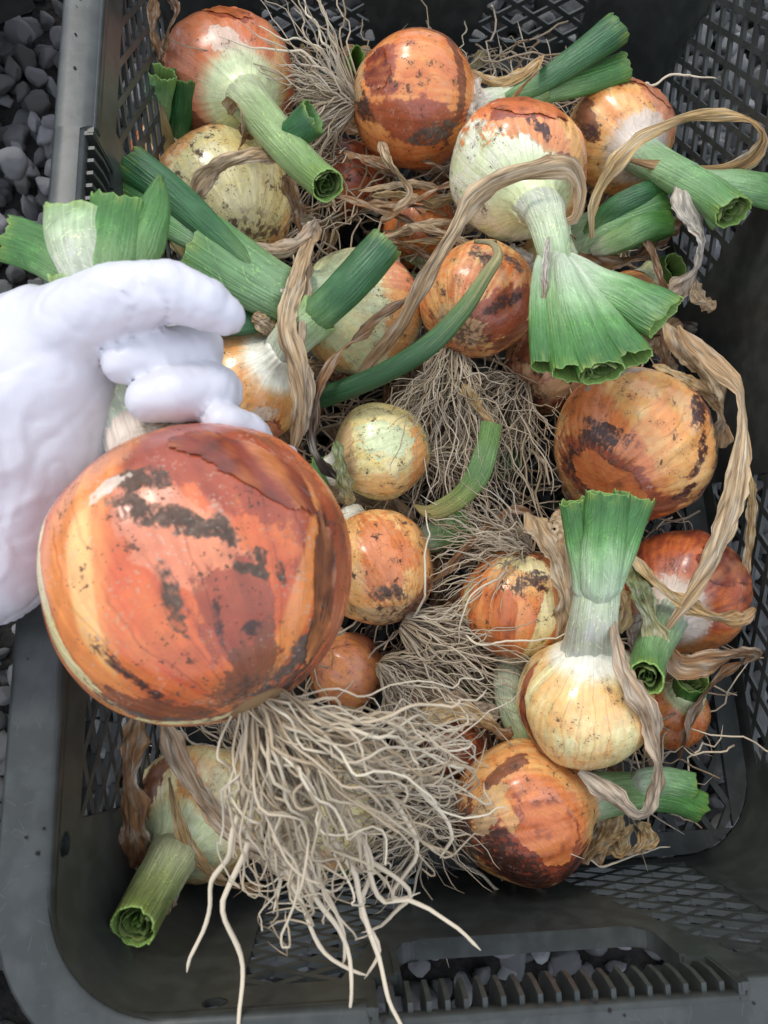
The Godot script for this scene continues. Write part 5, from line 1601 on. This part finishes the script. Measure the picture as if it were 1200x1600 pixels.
func build_held(o: Node3D, d: Dictionary) -> void:
	stem(o, "stem", V3([Vector3(-0.1441, 0.2069, 0.0969), Vector3(-0.1467, 0.2074, 0.0871), Vector3(-0.1503, 0.2103, 0.0756), Vector3(-0.1552, 0.2155, 0.0628), Vector3(-0.1577, 0.2250, 0.0502), Vector3(-0.1586, 0.2309, 0.0436)]), 0.0128, 0.0150, 0.8, "neck", 70.0)
	stem(o, "leaf", V3([Vector3(-0.1571, 0.2275, 0.0491), Vector3(-0.1653, 0.2306, 0.0433), Vector3(-0.1756, 0.2335, 0.0375), Vector3(-0.1858, 0.2357, 0.0343)]), 0.0090, 0.0080, 0.45, "bright", 71.0)
	stem(o, "leaf", V3([Vector3(-0.1560, 0.2308, 0.0523), Vector3(-0.1568, 0.2369, 0.0449), Vector3(-0.1582, 0.2409, 0.0375), Vector3(-0.1580, 0.2444, 0.0289)]), 0.0120, 0.0130, 0.5, "neck", 72.0)
	stem(o, "leaf", V3([Vector3(-0.1521, 0.2328, 0.0536), Vector3(-0.1492, 0.2397, 0.0442), Vector3(-0.1466, 0.2445, 0.0351), Vector3(-0.1449, 0.2476, 0.0278)]), 0.0100, 0.0095, 0.5, "bright", 73.0)
	var p := part("leaf", leaf_tube(V3([Vector3(-0.1476, 0.2292, 0.0527) - o.position, Vector3(-0.1403, 0.2385, 0.0435) - o.position, Vector3(-0.1341, 0.2458, 0.0335) - o.position, Vector3(-0.1307, 0.2513, 0.0221) - o.position]), [[0.0, 0.0060], [0.5, 0.0074], [0.8, 0.0056], [0.95, 0.0026], [1.0, 0.0010]], [[0.0, 0.0050], [0.6, 0.0040], [1.0, 0.0008]], greens("bright"), TOWARD, 74.0), o)
	p.set_meta("label", "narrow pointed leaf flecked with yellow")
	flap(o, V3([Vector3(-0.1394, 0.2235, 0.1057), Vector3(-0.1308, 0.2272, 0.1022), Vector3(-0.1226, 0.2274, 0.1034), Vector3(-0.1158, 0.2230, 0.1061)]), 0.010, "pink", 75.0, 1.0, "", "neck_skin")
	flap(o, V3([Vector3(-0.1421, 0.2209, 0.1070), Vector3(-0.1361, 0.2243, 0.1038), Vector3(-0.1255, 0.2237, 0.1010), Vector3(-0.1183, 0.2209, 0.1019)]), 0.012, "white", 76.0, 1.3, "", "neck_skin")
	# the root tuft: every strand a part
	var g := RandomNumberGenerator.new()
	g.seed = 404
	var b: Vector3 = d.at - (d.basis as Basis).y * float(d.R) * 0.925 * float(d.tall)
	var at := o.position
	var long := [
		[Vector3(-0.1017, 0.2137, 0.2042), Vector3(-0.1117, 0.1975, 0.2305), Vector3(-0.1212, 0.1814, 0.2563), Vector3(-0.1295, 0.1650, 0.2837)],
		[Vector3(-0.1006, 0.2143, 0.2062), Vector3(-0.1033, 0.2033, 0.2264), Vector3(-0.1134, 0.1880, 0.2496), Vector3(-0.1162, 0.1827, 0.2604), Vector3(-0.1122, 0.1750, 0.2822), Vector3(-0.1121, 0.1680, 0.3076)],
		[Vector3(-0.0957, 0.2124, 0.2104), Vector3(-0.0895, 0.1976, 0.2356), Vector3(-0.0829, 0.1847, 0.2619), Vector3(-0.0747, 0.1749, 0.2844), Vector3(-0.0733, 0.1689, 0.2988)],
		[Vector3(-0.0926, 0.2126, 0.2106), Vector3(-0.0830, 0.1986, 0.2338), Vector3(-0.0705, 0.1888, 0.2498), Vector3(-0.0667, 0.1817, 0.2694), Vector3(-0.0617, 0.1767, 0.2887), Vector3(-0.0560, 0.1712, 0.3101)],
		[Vector3(-0.0883, 0.2124, 0.2048), Vector3(-0.0744, 0.1932, 0.2328), Vector3(-0.0615, 0.1761, 0.2605), Vector3(-0.0524, 0.1742, 0.2624), Vector3(-0.0413, 0.1724, 0.2717), Vector3(-0.0284, 0.1688, 0.2805)],
		[Vector3(-0.0969, 0.2092, 0.2105), Vector3(-0.0962, 0.1930, 0.2358), Vector3(-0.0906, 0.1810, 0.2581), Vector3(-0.0801, 0.1697, 0.2793), Vector3(-0.0691, 0.1657, 0.2892)],
		[Vector3(-0.0948, 0.2099, 0.2085), Vector3(-0.0918, 0.1922, 0.2320), Vector3(-0.0838, 0.1794, 0.2505), Vector3(-0.0776, 0.1706, 0.2690), Vector3(-0.0780, 0.1642, 0.2845)],
		[Vector3(-0.0906, 0.2091, 0.2087), Vector3(-0.0787, 0.1893, 0.2309), Vector3(-0.0678, 0.1750, 0.2478), Vector3(-0.0517, 0.1658, 0.2629), Vector3(-0.0609, 0.1561, 0.2729), Vector3(-0.0705, 0.1528, 0.2752)],
		[Vector3(-0.0841, 0.2117, 0.2009), Vector3(-0.0629, 0.1904, 0.2231), Vector3(-0.0489, 0.1736, 0.2425), Vector3(-0.0559, 0.1590, 0.2639), Vector3(-0.0460, 0.1552, 0.2651)],
		[Vector3(-0.0990, 0.2091, 0.2104), Vector3(-0.1026, 0.1932, 0.2334), Vector3(-0.0973, 0.1780, 0.2521), Vector3(-0.0997, 0.1705, 0.2636)],
		[Vector3(-0.0914, 0.2138, 0.2066), Vector3(-0.0786, 0.1990, 0.2260), Vector3(-0.0669, 0.1843, 0.2445), Vector3(-0.0706, 0.1722, 0.2649), Vector3(-0.0641, 0.1667, 0.2789), Vector3(-0.0678, 0.1609, 0.2915)],
		[Vector3(-0.0861, 0.2136, 0.2008), Vector3(-0.0650, 0.1975, 0.2122), Vector3(-0.0463, 0.1808, 0.2245), Vector3(-0.0362, 0.1664, 0.2417), Vector3(-0.0384, 0.1588, 0.2538)],
	]
	for q in long:
		var pts := PackedVector3Array([b - at])
		for v in q:
			pts.append((v as Vector3) - at)
		var k := Kit.new()
		strand(k, pts, 0.00105, S(200, 184, 158), 36, 7, 0.0030, g.randf() * 300.0, 0.55)
		part("root", k.mesh(M.root), o)
	for s in 150:
		var f := g.randf()
		var out := lerpf(-0.012, 0.070, pow(f, 0.75)) + g.randfn() * 0.006
		var down := lerpf(0.066, 0.020, pow(f, 1.3)) + g.randfn() * 0.013
		var e := b + ACROSS * out - UPWARD * down - TOWARD * g.randf_range(0.004, 0.055)
		var s0 := b - at + Vector3(g.randfn(), g.randfn() * 0.5, g.randfn()) * 0.0032
		var m := s0.lerp(e - at, 0.45) + TOWARD * g.randf_range(0.002, 0.016) + ACROSS * g.randfn() * 0.004
		var tail := (e - at) + (ACROSS * g.randfn() * 0.5 - UPWARD * g.randf_range(-0.4, 0.6) - TOWARD * 0.5) * g.randf_range(0.008, 0.028)
		var k := Kit.new()
		strand(k, PackedVector3Array([s0, m, e - at, tail]), g.randf_range(0.00028, 0.00060), S(158, 136, 106).lerp(S(212, 198, 172), g.randf()) * g.randf_range(0.7, 1.0), 28, 6, 0.0060, g.randf() * 400.0, 0.55)
		part("root", k.mesh(M.root), o)
	var plate := Kit.new()
	var B := basis_to(b - d.at)
	var pp := PackedVector3Array()
	for j in 8:
		for i in 25:
			var a := -TAU * i / 24.0
			var rr: float = [0.0, 0.004, 0.0068, 0.0085, 0.0092, 0.0096, 0.0102, 0.0112][j]
			var hh: float = [0.0030, 0.0030, 0.0026, 0.0018, 0.0006, -0.001, -0.0024, -0.004][j]
			var n := 1.0 + 0.14 * n_mid.get_noise_3d(cos(a) * 3.0, sin(a) * 3.0, j * 0.6)
			pp.append(b - at + B * (Vector3(cos(a) * rr * n, hh * n - 0.001, sin(a) * rr * n)))
	plate.grid(pp, 25, 8, PackedColorArray([S(120, 90, 58)]), true)
	part("root_plate", plate.mesh(M.root), o)


func loose(q: PackedVector3Array, width: float, kind: String, sd: float, label: String, curl := 1.2, twist := 1.0) -> void:
	var at := q[0]
	var loc := PackedVector3Array()
	for v in q:
		loc.append(v - at)
	var o := MeshInstance3D.new()
	o.mesh = dry_leaf(loc, width, tan_cols(kind), sd, curl, twist)
	o.name = numbered("dry_leaf")
	o.position = at
	add_child(o)
	tag(o, label, "dry leaf", "loose dry leaves among the onions")


func litter() -> void:      # what has sifted down between the onions: leaf scraps and loose roots
	var g := RandomNumberGenerator.new()
	g.seed = 12
	var k := Kit.new()
	for s in 900:
		var a := Vector3(g.randf_range(-0.125, 0.125), g.randf_range(0.006, 0.05), g.randf_range(-0.25, 0.25))
		var d := Vector3(g.randfn(), g.randfn() * 0.25, g.randfn()).normalized() * g.randf_range(0.02, 0.05)
		strand(k, PackedVector3Array([a - d, a - d * 0.3 + Vector3(0, 0.004, 0), a + d * 0.4, a + d]), g.randf_range(0.0004, 0.0008), S(150, 126, 96).lerp(S(206, 190, 164), g.randf()), 12, 5, 0.006, g.randf() * 300.0, 0.5)
	var o := MeshInstance3D.new()
	o.mesh = k.mesh(M.root)
	o.name = "loose_roots"
	o.set_meta("kind", "stuff")
	tag(o, "broken roots sifted down between the onions", "")
	add_child(o)
	var crumbs := Kit.new()
	for s in 260:
		var at := Vector3(g.randf_range(-0.16, 0.16), 0.0055, g.randf_range(-0.27, 0.278))
		if s > 215:
			at = Vector3(-0.180 - g.randf() * 0.014, 0.1714, g.randf_range(-0.24, 0.29)) if s % 2 else Vector3(g.randf_range(-0.15, 0.12), 0.1714, 0.297 + g.randf() * 0.014)
		var B := Basis.from_euler(Vector3(g.randf() * 6.0, g.randf() * 6.0, g.randf() * 6.0))
		var r := g.randf_range(0.0003, 0.0010) * (0.6 if s > 215 else 1.0)
		crumbs.box(at, B.x * r * g.randf_range(0.6, 1.3), B.y * r, B.z * r * g.randf_range(0.5, 1.0))
	o = MeshInstance3D.new()
	o.mesh = crumbs.mesh(M.soil, true)
	o.name = "soil_crumbs"
	o.set_meta("kind", "stuff")
	tag(o, "crumbs of dark soil fallen on the crate floor and rim", "")
	add_child(o)
	var all := SurfaceTool.new()
	all.begin(Mesh.PRIMITIVE_TRIANGLES)
	for s in 200:
		var a := Vector3(g.randf_range(-0.145, 0.145), g.randf_range(0.006, 0.036), g.randf_range(-0.245, 0.245))
		var d := Vector3(g.randfn(), g.randfn() * 0.15, g.randfn()).normalized() * g.randf_range(0.014, 0.034)
		var me := dry_leaf(PackedVector3Array([a - d, a - d * 0.3 + Vector3(0, 0.003, 0), a + d * 0.4, a + d]), g.randf_range(0.006, 0.014), tan_cols(["straw", "brown", "tan", "burnt", "brown", "greenish"][s % 6]), 300.0 + s, 0.8, 0.5, 16)
		all.append_from(me, 0, Transform3D())
	o = MeshInstance3D.new()
	o.mesh = all.commit()
	o.mesh.surface_set_material(0, M.dry)
	o.name = "leaf_litter"
	o.set_meta("kind", "stuff")
	tag(o, "scraps of dry leaf sifted down between the onions", "")
	add_child(o)


func build_loose() -> void:
	litter()
	loose(V3([Vector3(0.0675, 0.1160, -0.0457), Vector3(0.0671, 0.1300, -0.0601), Vector3(0.0858, 0.1380, -0.0861), Vector3(0.1093, 0.1400, -0.0989), Vector3(0.1311, 0.1400, -0.1048), Vector3(0.1529, 0.1360, -0.1068), Vector3(0.1656, 0.1300, -0.0997), Vector3(0.1610, 0.1220, -0.0913), Vector3(0.1432, 0.1160, -0.0878), Vector3(0.1210, 0.1100, -0.0942), Vector3(0.0996, 0.1060, -0.1033)]), 0.0088, "straw", 101.0, "tan dry leaf making a wide loop in front of the slotted wall", 1.5, 0.8)
	loose(V3([Vector3(0.0779, 0.0660, -0.0695), Vector3(0.0954, 0.0700, -0.0611), Vector3(0.1118, 0.0740, -0.0627), Vector3(0.1241, 0.0760, -0.0727), Vector3(0.1407, 0.0740, -0.0859)]), 0.0112, "brown", 102.0, "dark brown dry leaf lying across the broad striped stem")
	loose(V3([Vector3(0.1089, 0.0860, -0.0745), Vector3(0.1136, 0.0880, -0.0527), Vector3(0.1182, 0.0840, -0.0364), Vector3(0.1295, 0.0760, -0.0286)]), 0.0048, "brown", 103.0, "thin brown dry strip hanging behind the leaf fan")
	loose(V3([Vector3(-0.0807, 0.1000, -0.0679), Vector3(-0.0857, 0.1100, -0.0456), Vector3(-0.0912, 0.1160, -0.0209), Vector3(-0.0963, 0.1180, 0.0039), Vector3(-0.0920, 0.1140, 0.0267), Vector3(-0.0902, 0.1040, 0.0450), Vector3(-0.0951, 0.0880, 0.0598)]), 0.0120, "tan", 104.0, "wide tan dry leaf hanging over the white neck behind the fingers", 1.3, 0.5)
	loose(V3([Vector3(-0.0852, 0.1040, -0.0437), Vector3(-0.0875, 0.1140, -0.0110), Vector3(-0.0899, 0.1140, 0.0143), Vector3(-0.0860, 0.1060, 0.0354), Vector3(-0.0909, 0.0900, 0.0535)]), 0.0085, "pink", 105.0, "narrow dry leaf beside the wide one at the white neck", 1.3, 0.8)
	loose(V3([Vector3(-0.0305, 0.0980, -0.0227), Vector3(-0.0491, 0.1060, -0.0039), Vector3(-0.0681, 0.1080, 0.0134), Vector3(-0.0784, 0.1040, 0.0275), Vector3(-0.0838, 0.0960, 0.0418), Vector3(-0.0838, 0.0860, 0.0593), Vector3(-0.0714, 0.0760, 0.0741)]), 0.0082, "burnt", 106.0, "dry leaf with a blackened twisted tip beside the yellow onion", 1.6, 1.4)
	loose(V3([Vector3(-0.1454, 0.0880, -0.0771), Vector3(-0.1447, 0.1020, -0.0853), Vector3(-0.1325, 0.1100, -0.0947), Vector3(-0.1144, 0.1120, -0.1021), Vector3(-0.0981, 0.1060, -0.1058), Vector3(-0.0933, 0.0960, -0.1059)]), 0.0100, "tan", 107.0, "dry leaf curled over the top of the pale speckled onion", 1.4, 0.7)
	loose(V3([Vector3(-0.1316, 0.1020, -0.0643), Vector3(-0.1208, 0.1060, -0.0536), Vector3(-0.1055, 0.1060, -0.0472), Vector3(-0.0918, 0.1080, -0.0481), Vector3(-0.0821, 0.1080, -0.0559), Vector3(-0.0786, 0.1000, -0.0671), Vector3(-0.0885, 0.0960, -0.0712)]), 0.0098, "pink", 108.0, "dry leaf wrapped round the lower side of the pale speckled onion", 1.5, 0.9)
	loose(V3([Vector3(-0.0986, 0.0860, -0.1082), Vector3(-0.0916, 0.0860, -0.0888), Vector3(-0.0891, 0.0820, -0.0697), Vector3(-0.0905, 0.0740, -0.0549)]), 0.0100, "brown", 109.0, "brown dry leaf between the speckled onion and the root tangle")
	loose(V3([Vector3(-0.1706, 0.0900, 0.1882), Vector3(-0.1694, 0.1020, 0.2055), Vector3(-0.1690, 0.1080, 0.2217), Vector3(-0.1666, 0.1040, 0.2393), Vector3(-0.1710, 0.0840, 0.2634)]), 0.0140, "brown", 110.0, "broad brown dry leaf standing against the long wall", 1.7, 0.7)
	loose(V3([Vector3(-0.1579, 0.1020, 0.1912), Vector3(-0.1489, 0.1080, 0.2091), Vector3(-0.1363, 0.1090, 0.2285), Vector3(-0.1215, 0.1000, 0.2468), Vector3(-0.1035, 0.0840, 0.2616), Vector3(-0.0865, 0.0680, 0.2750)]), 0.0102, "pink", 111.0, "pinkish dry leaf slanting over the cream onion in the near corner", 1.0, 0.6)
	loose(V3([Vector3(-0.1536, 0.0940, 0.2204), Vector3(-0.1493, 0.0980, 0.2349), Vector3(-0.1426, 0.0940, 0.2523), Vector3(-0.1307, 0.0800, 0.2679), Vector3(-0.1142, 0.0620, 0.2745)]), 0.0052, "straw", 112.0, "thin orange-tan strip bent across the thick pale stem", 1.0, 0.6)
	loose(V3([Vector3(-0.0430, 0.0660, 0.2046), Vector3(-0.0318, 0.0720, 0.1977), Vector3(-0.0143, 0.0740, 0.1966), Vector3(0.0010, 0.0720, 0.2053), Vector3(0.0122, 0.0660, 0.2102)]), 0.0098, "straw", 113.0, "tan dry leaf bridging the small reddish onion", 1.0, 0.7)
	loose(V3([Vector3(-0.0383, 0.0580, 0.1906), Vector3(-0.0219, 0.0620, 0.1889), Vector3(-0.0044, 0.0640, 0.1955), Vector3(0.0062, 0.0580, 0.2022)]), 0.0120, "pink", 114.0, "flat pale dry leaf behind the tan one over the small reddish onion", 0.8, 0.5)
	loose(V3([Vector3(-0.1708, 0.1080, -0.2130), Vector3(-0.1724, 0.1020, -0.1985), Vector3(-0.1713, 0.0920, -0.1892), Vector3(-0.1718, 0.0820, -0.1883)]), 0.0086, "brown", 115.0, "brown dry leaf upright in the far corner, the straight one", 1.6, 1.0)
	loose(V3([Vector3(-0.1695, 0.0900, -0.1922), Vector3(-0.1635, 0.1020, -0.1963), Vector3(-0.1581, 0.1080, -0.2039), Vector3(-0.1637, 0.1040, -0.2190)]), 0.0062, "brown", 116.0, "brown dry leaf hooked over in the far corner", 1.6, 1.0)
	loose(V3([Vector3(0.0139, 0.0860, -0.1852), Vector3(0.0283, 0.0920, -0.1701), Vector3(0.0427, 0.1000, -0.1682), Vector3(0.0533, 0.1060, -0.1726), Vector3(0.0488, 0.1100, -0.1604), Vector3(0.0394, 0.1080, -0.1505), Vector3(0.0344, 0.1020, -0.1479)]), 0.0076, "straw", 117.0, "tan dry leaf knotted round the stem of the copper onion on its side", 1.4, 0.8)
	loose(V3([Vector3(-0.0029, 0.0840, 0.0234), Vector3(0.0025, 0.0880, 0.0365), Vector3(0.0093, 0.0880, 0.0477), Vector3(0.0105, 0.0860, 0.0586)]), 0.0070, "straw", 118.0, "short tan dry leaf on the straight root bundle")
	loose(V3([Vector3(-0.0344, 0.0760, -0.0917), Vector3(-0.0247, 0.0800, -0.1019), Vector3(-0.0349, 0.0840, -0.1156), Vector3(-0.0399, 0.0800, -0.1354), Vector3(-0.0323, 0.0740, -0.1569)]), 0.0064, "tan", 119.0, "dry leaf rising beside the copper onion on its side")
	loose(V3([Vector3(0.1220, 0.0720, -0.0184), Vector3(0.1299, 0.0760, 0.0002), Vector3(0.1419, 0.0740, 0.0167), Vector3(0.1512, 0.0660, 0.0340), Vector3(0.1523, 0.0540, 0.0532)]), 0.0150, "tan", 120.0, "crumpled wide dry leaf between the glossy onion and the blank wall", 1.7, 0.9)
	loose(V3([Vector3(0.1044, 0.0860, 0.0147), Vector3(0.1172, 0.0880, 0.0216), Vector3(0.1322, 0.0840, 0.0305), Vector3(0.1439, 0.0760, 0.0381)]), 0.0080, "straw", 121.0, "dry leaf lying over the top of the glossy onion")
	loose(V3([Vector3(0.1494, 0.0840, 0.0722), Vector3(0.1477, 0.0860, 0.0973), Vector3(0.1449, 0.0820, 0.1172), Vector3(0.1422, 0.0760, 0.1350)]), 0.0062, "straw", 122.0, "narrow dry leaf hanging by the lattice near the reddish brown onion")
	loose(V3([Vector3(0.0732, 0.0540, 0.2559), Vector3(0.0683, 0.0460, 0.2695), Vector3(0.0660, 0.0420, 0.2662), Vector3(0.0562, 0.0340, 0.2751)]), 0.0080, "straw", 123.0, "curled straw-coloured leaf below the green stem of the sooty onion", 1.7)
	loose(V3([Vector3(0.0641, 0.0960, 0.1632), Vector3(0.0681, 0.0940, 0.1504), Vector3(0.0694, 0.0860, 0.1361), Vector3(0.0792, 0.0760, 0.1208)]), 0.0080, "straw", 124.0, "dry leaf squeezed between the leaf fan and the reddish brown onion")
	loose(V3([Vector3(-0.0361, 0.0660, 0.1357), Vector3(-0.0193, 0.0720, 0.1271), Vector3(-0.0035, 0.0760, 0.1112), Vector3(0.0159, 0.0800, 0.0954), Vector3(0.0290, 0.0820, 0.0963)]), 0.0050, "brown", 125.0, "thin brown strip running through the roots to the striped onion")
	var g := RandomNumberGenerator.new()
	g.seed = 9
	for s in 12:
		var c := Vector3(g.randf_range(-0.045, 0.006), g.randf_range(0.054, 0.070), g.randf_range(-0.135, -0.078))
		var a := g.randf_range(-0.5, 0.5)
		var v := (ACROSS * cos(a) - UPWARD * sin(a)) * g.randf_range(0.018, 0.036)
		var o := MeshInstance3D.new()
		o.mesh = dry_leaf(PackedVector3Array([-v, -v * 0.3 + Vector3(0, 0.004, 0), v * 0.4 + Vector3(0, 0.005, 0), v]), g.randf_range(0.004, 0.008), tan_cols(["straw", "brown", "tan", "burnt"][s % 4]), 130.0 + s, 1.3, 0.8, 24)
		o.name = numbered("dry_leaf")
		o.position = c
		add_child(o)
		tag(o, "scrap of straw-coloured dry leaf in the heap on the buried small orange onion", "dry leaf", "straw over the buried onion")
	# green ones
	var q := V3([Vector3(-0.0805, 0.0840, 0.0302), Vector3(-0.0652, 0.0960, 0.0299), Vector3(-0.0439, 0.1080, 0.0257), Vector3(-0.0239, 0.1180, 0.0167), Vector3(-0.0074, 0.1240, 0.0015), Vector3(0.0054, 0.1260, -0.0169), Vector3(0.0135, 0.1240, -0.0300), Vector3(0.0117, 0.1200, -0.0402), Vector3(0.0038, 0.1160, -0.0438)])
	var at := q[0]
	for k in q.size():
		q[k] -= at
	var o := MeshInstance3D.new()
	o.mesh = leaf_tube(q, [[0.0, 0.0058], [0.45, 0.0056], [0.65, 0.0044], [0.85, 0.0028], [1.0, 0.0014]], [[0.0, 0.0046], [0.6, 0.0036], [1.0, 0.0010]], [[0.0, S(30, 74, 36)], [0.45, S(46, 96, 46)], [0.65, S(92, 124, 60)], [0.8, S(176, 168, 110)], [1.0, S(200, 176, 140)]], TOWARD, 150.0, S(60, 110, 50), 0.8, 60, 18)
	o.name = numbered("green_leaf")
	o.position = at
	add_child(o)
	tag(o, "long curved green leaf with a withered tip across the middle of the crate", "leaf")
	q = V3([Vector3(0.0097, 0.0920, 0.0500), Vector3(0.0049, 0.0960, 0.0668), Vector3(-0.0019, 0.0940, 0.0816), Vector3(-0.0116, 0.0880, 0.0906), Vector3(-0.0243, 0.0800, 0.0942), Vector3(-0.0315, 0.0740, 0.0888)])
	at = q[0]
	for k in q.size():
		q[k] -= at
	o = MeshInstance3D.new()
	o.mesh = leaf_tube(q, [[0.0, 0.0056], [0.4, 0.0064], [0.8, 0.0048], [0.94, 0.0026], [1.0, 0.0008]], [[0.0, 0.0014], [0.8, 0.0011], [1.0, 0.0005]], [[0.0, S(112, 146, 76)], [0.45, S(92, 132, 62)], [0.7, S(150, 156, 84)], [1.0, S(196, 174, 116)]], TOWARD, 151.0, S(140, 160, 90), 0.8, 40, 20)
	o.name = numbered("green_leaf")
	o.position = at
	add_child(o)
	tag(o, "flat green leaf yellowing at one end on the straight root bundle", "leaf")
	# short pieces of green leaf lying deep in the pile
	for e in [[Vector3(-0.0095, 0.0400, 0.0958), Vector3(0.0030, 0.0440, 0.0934), 0.0105, "bright", "bright green leaf piece deep under the roots of the striped onion"], [Vector3(-0.0183, 0.0360, 0.1845), Vector3(-0.0051, 0.0400, 0.1791), 0.0090, "bright", "bright green leaf piece deep below the striped onion"], [Vector3(-0.0089, 0.0300, 0.1898), Vector3(-0.0289, 0.0300, 0.1941), 0.0080, "dark", "dark green leaf piece by the small reddish onion"], [Vector3(0.0232, 0.0300, 0.0373), Vector3(0.0329, 0.0320, 0.0567), 0.0100, "dark", "dark green leaf piece under the root tangle beside the glossy onion"], [Vector3(-0.0563, 0.0500, -0.2184), Vector3(-0.0513, 0.0640, -0.2139), 0.0085, "bright", "pale green stem end behind the roots of the copper onion on its side"], [Vector3(-0.0803, 0.0240, 0.2662), Vector3(-0.0710, 0.0260, 0.2718), 0.0075, "dark", "dark green leaf piece on the crate floor by the near wall"]]:
		var c: Vector3 = e[0]
		var d: Vector3 = (e[1] as Vector3) - c
		o = MeshInstance3D.new()
		o.mesh = leaf_tube(PackedVector3Array([-d, Vector3.ZERO, d * 0.6, d]), [[0.0, e[2] * 0.8], [1.0, e[2]]], [[0.0, e[2] * 0.5], [1.0, e[2] * 0.6]], greens(e[3]), TOWARD, 160.0 + c.x * 100.0, S(120, 165, 70), 0.84, 18, 20)
		o.name = numbered("green_leaf")
		o.position = c
		add_child(o)
		tag(o, e[4], "leaf")
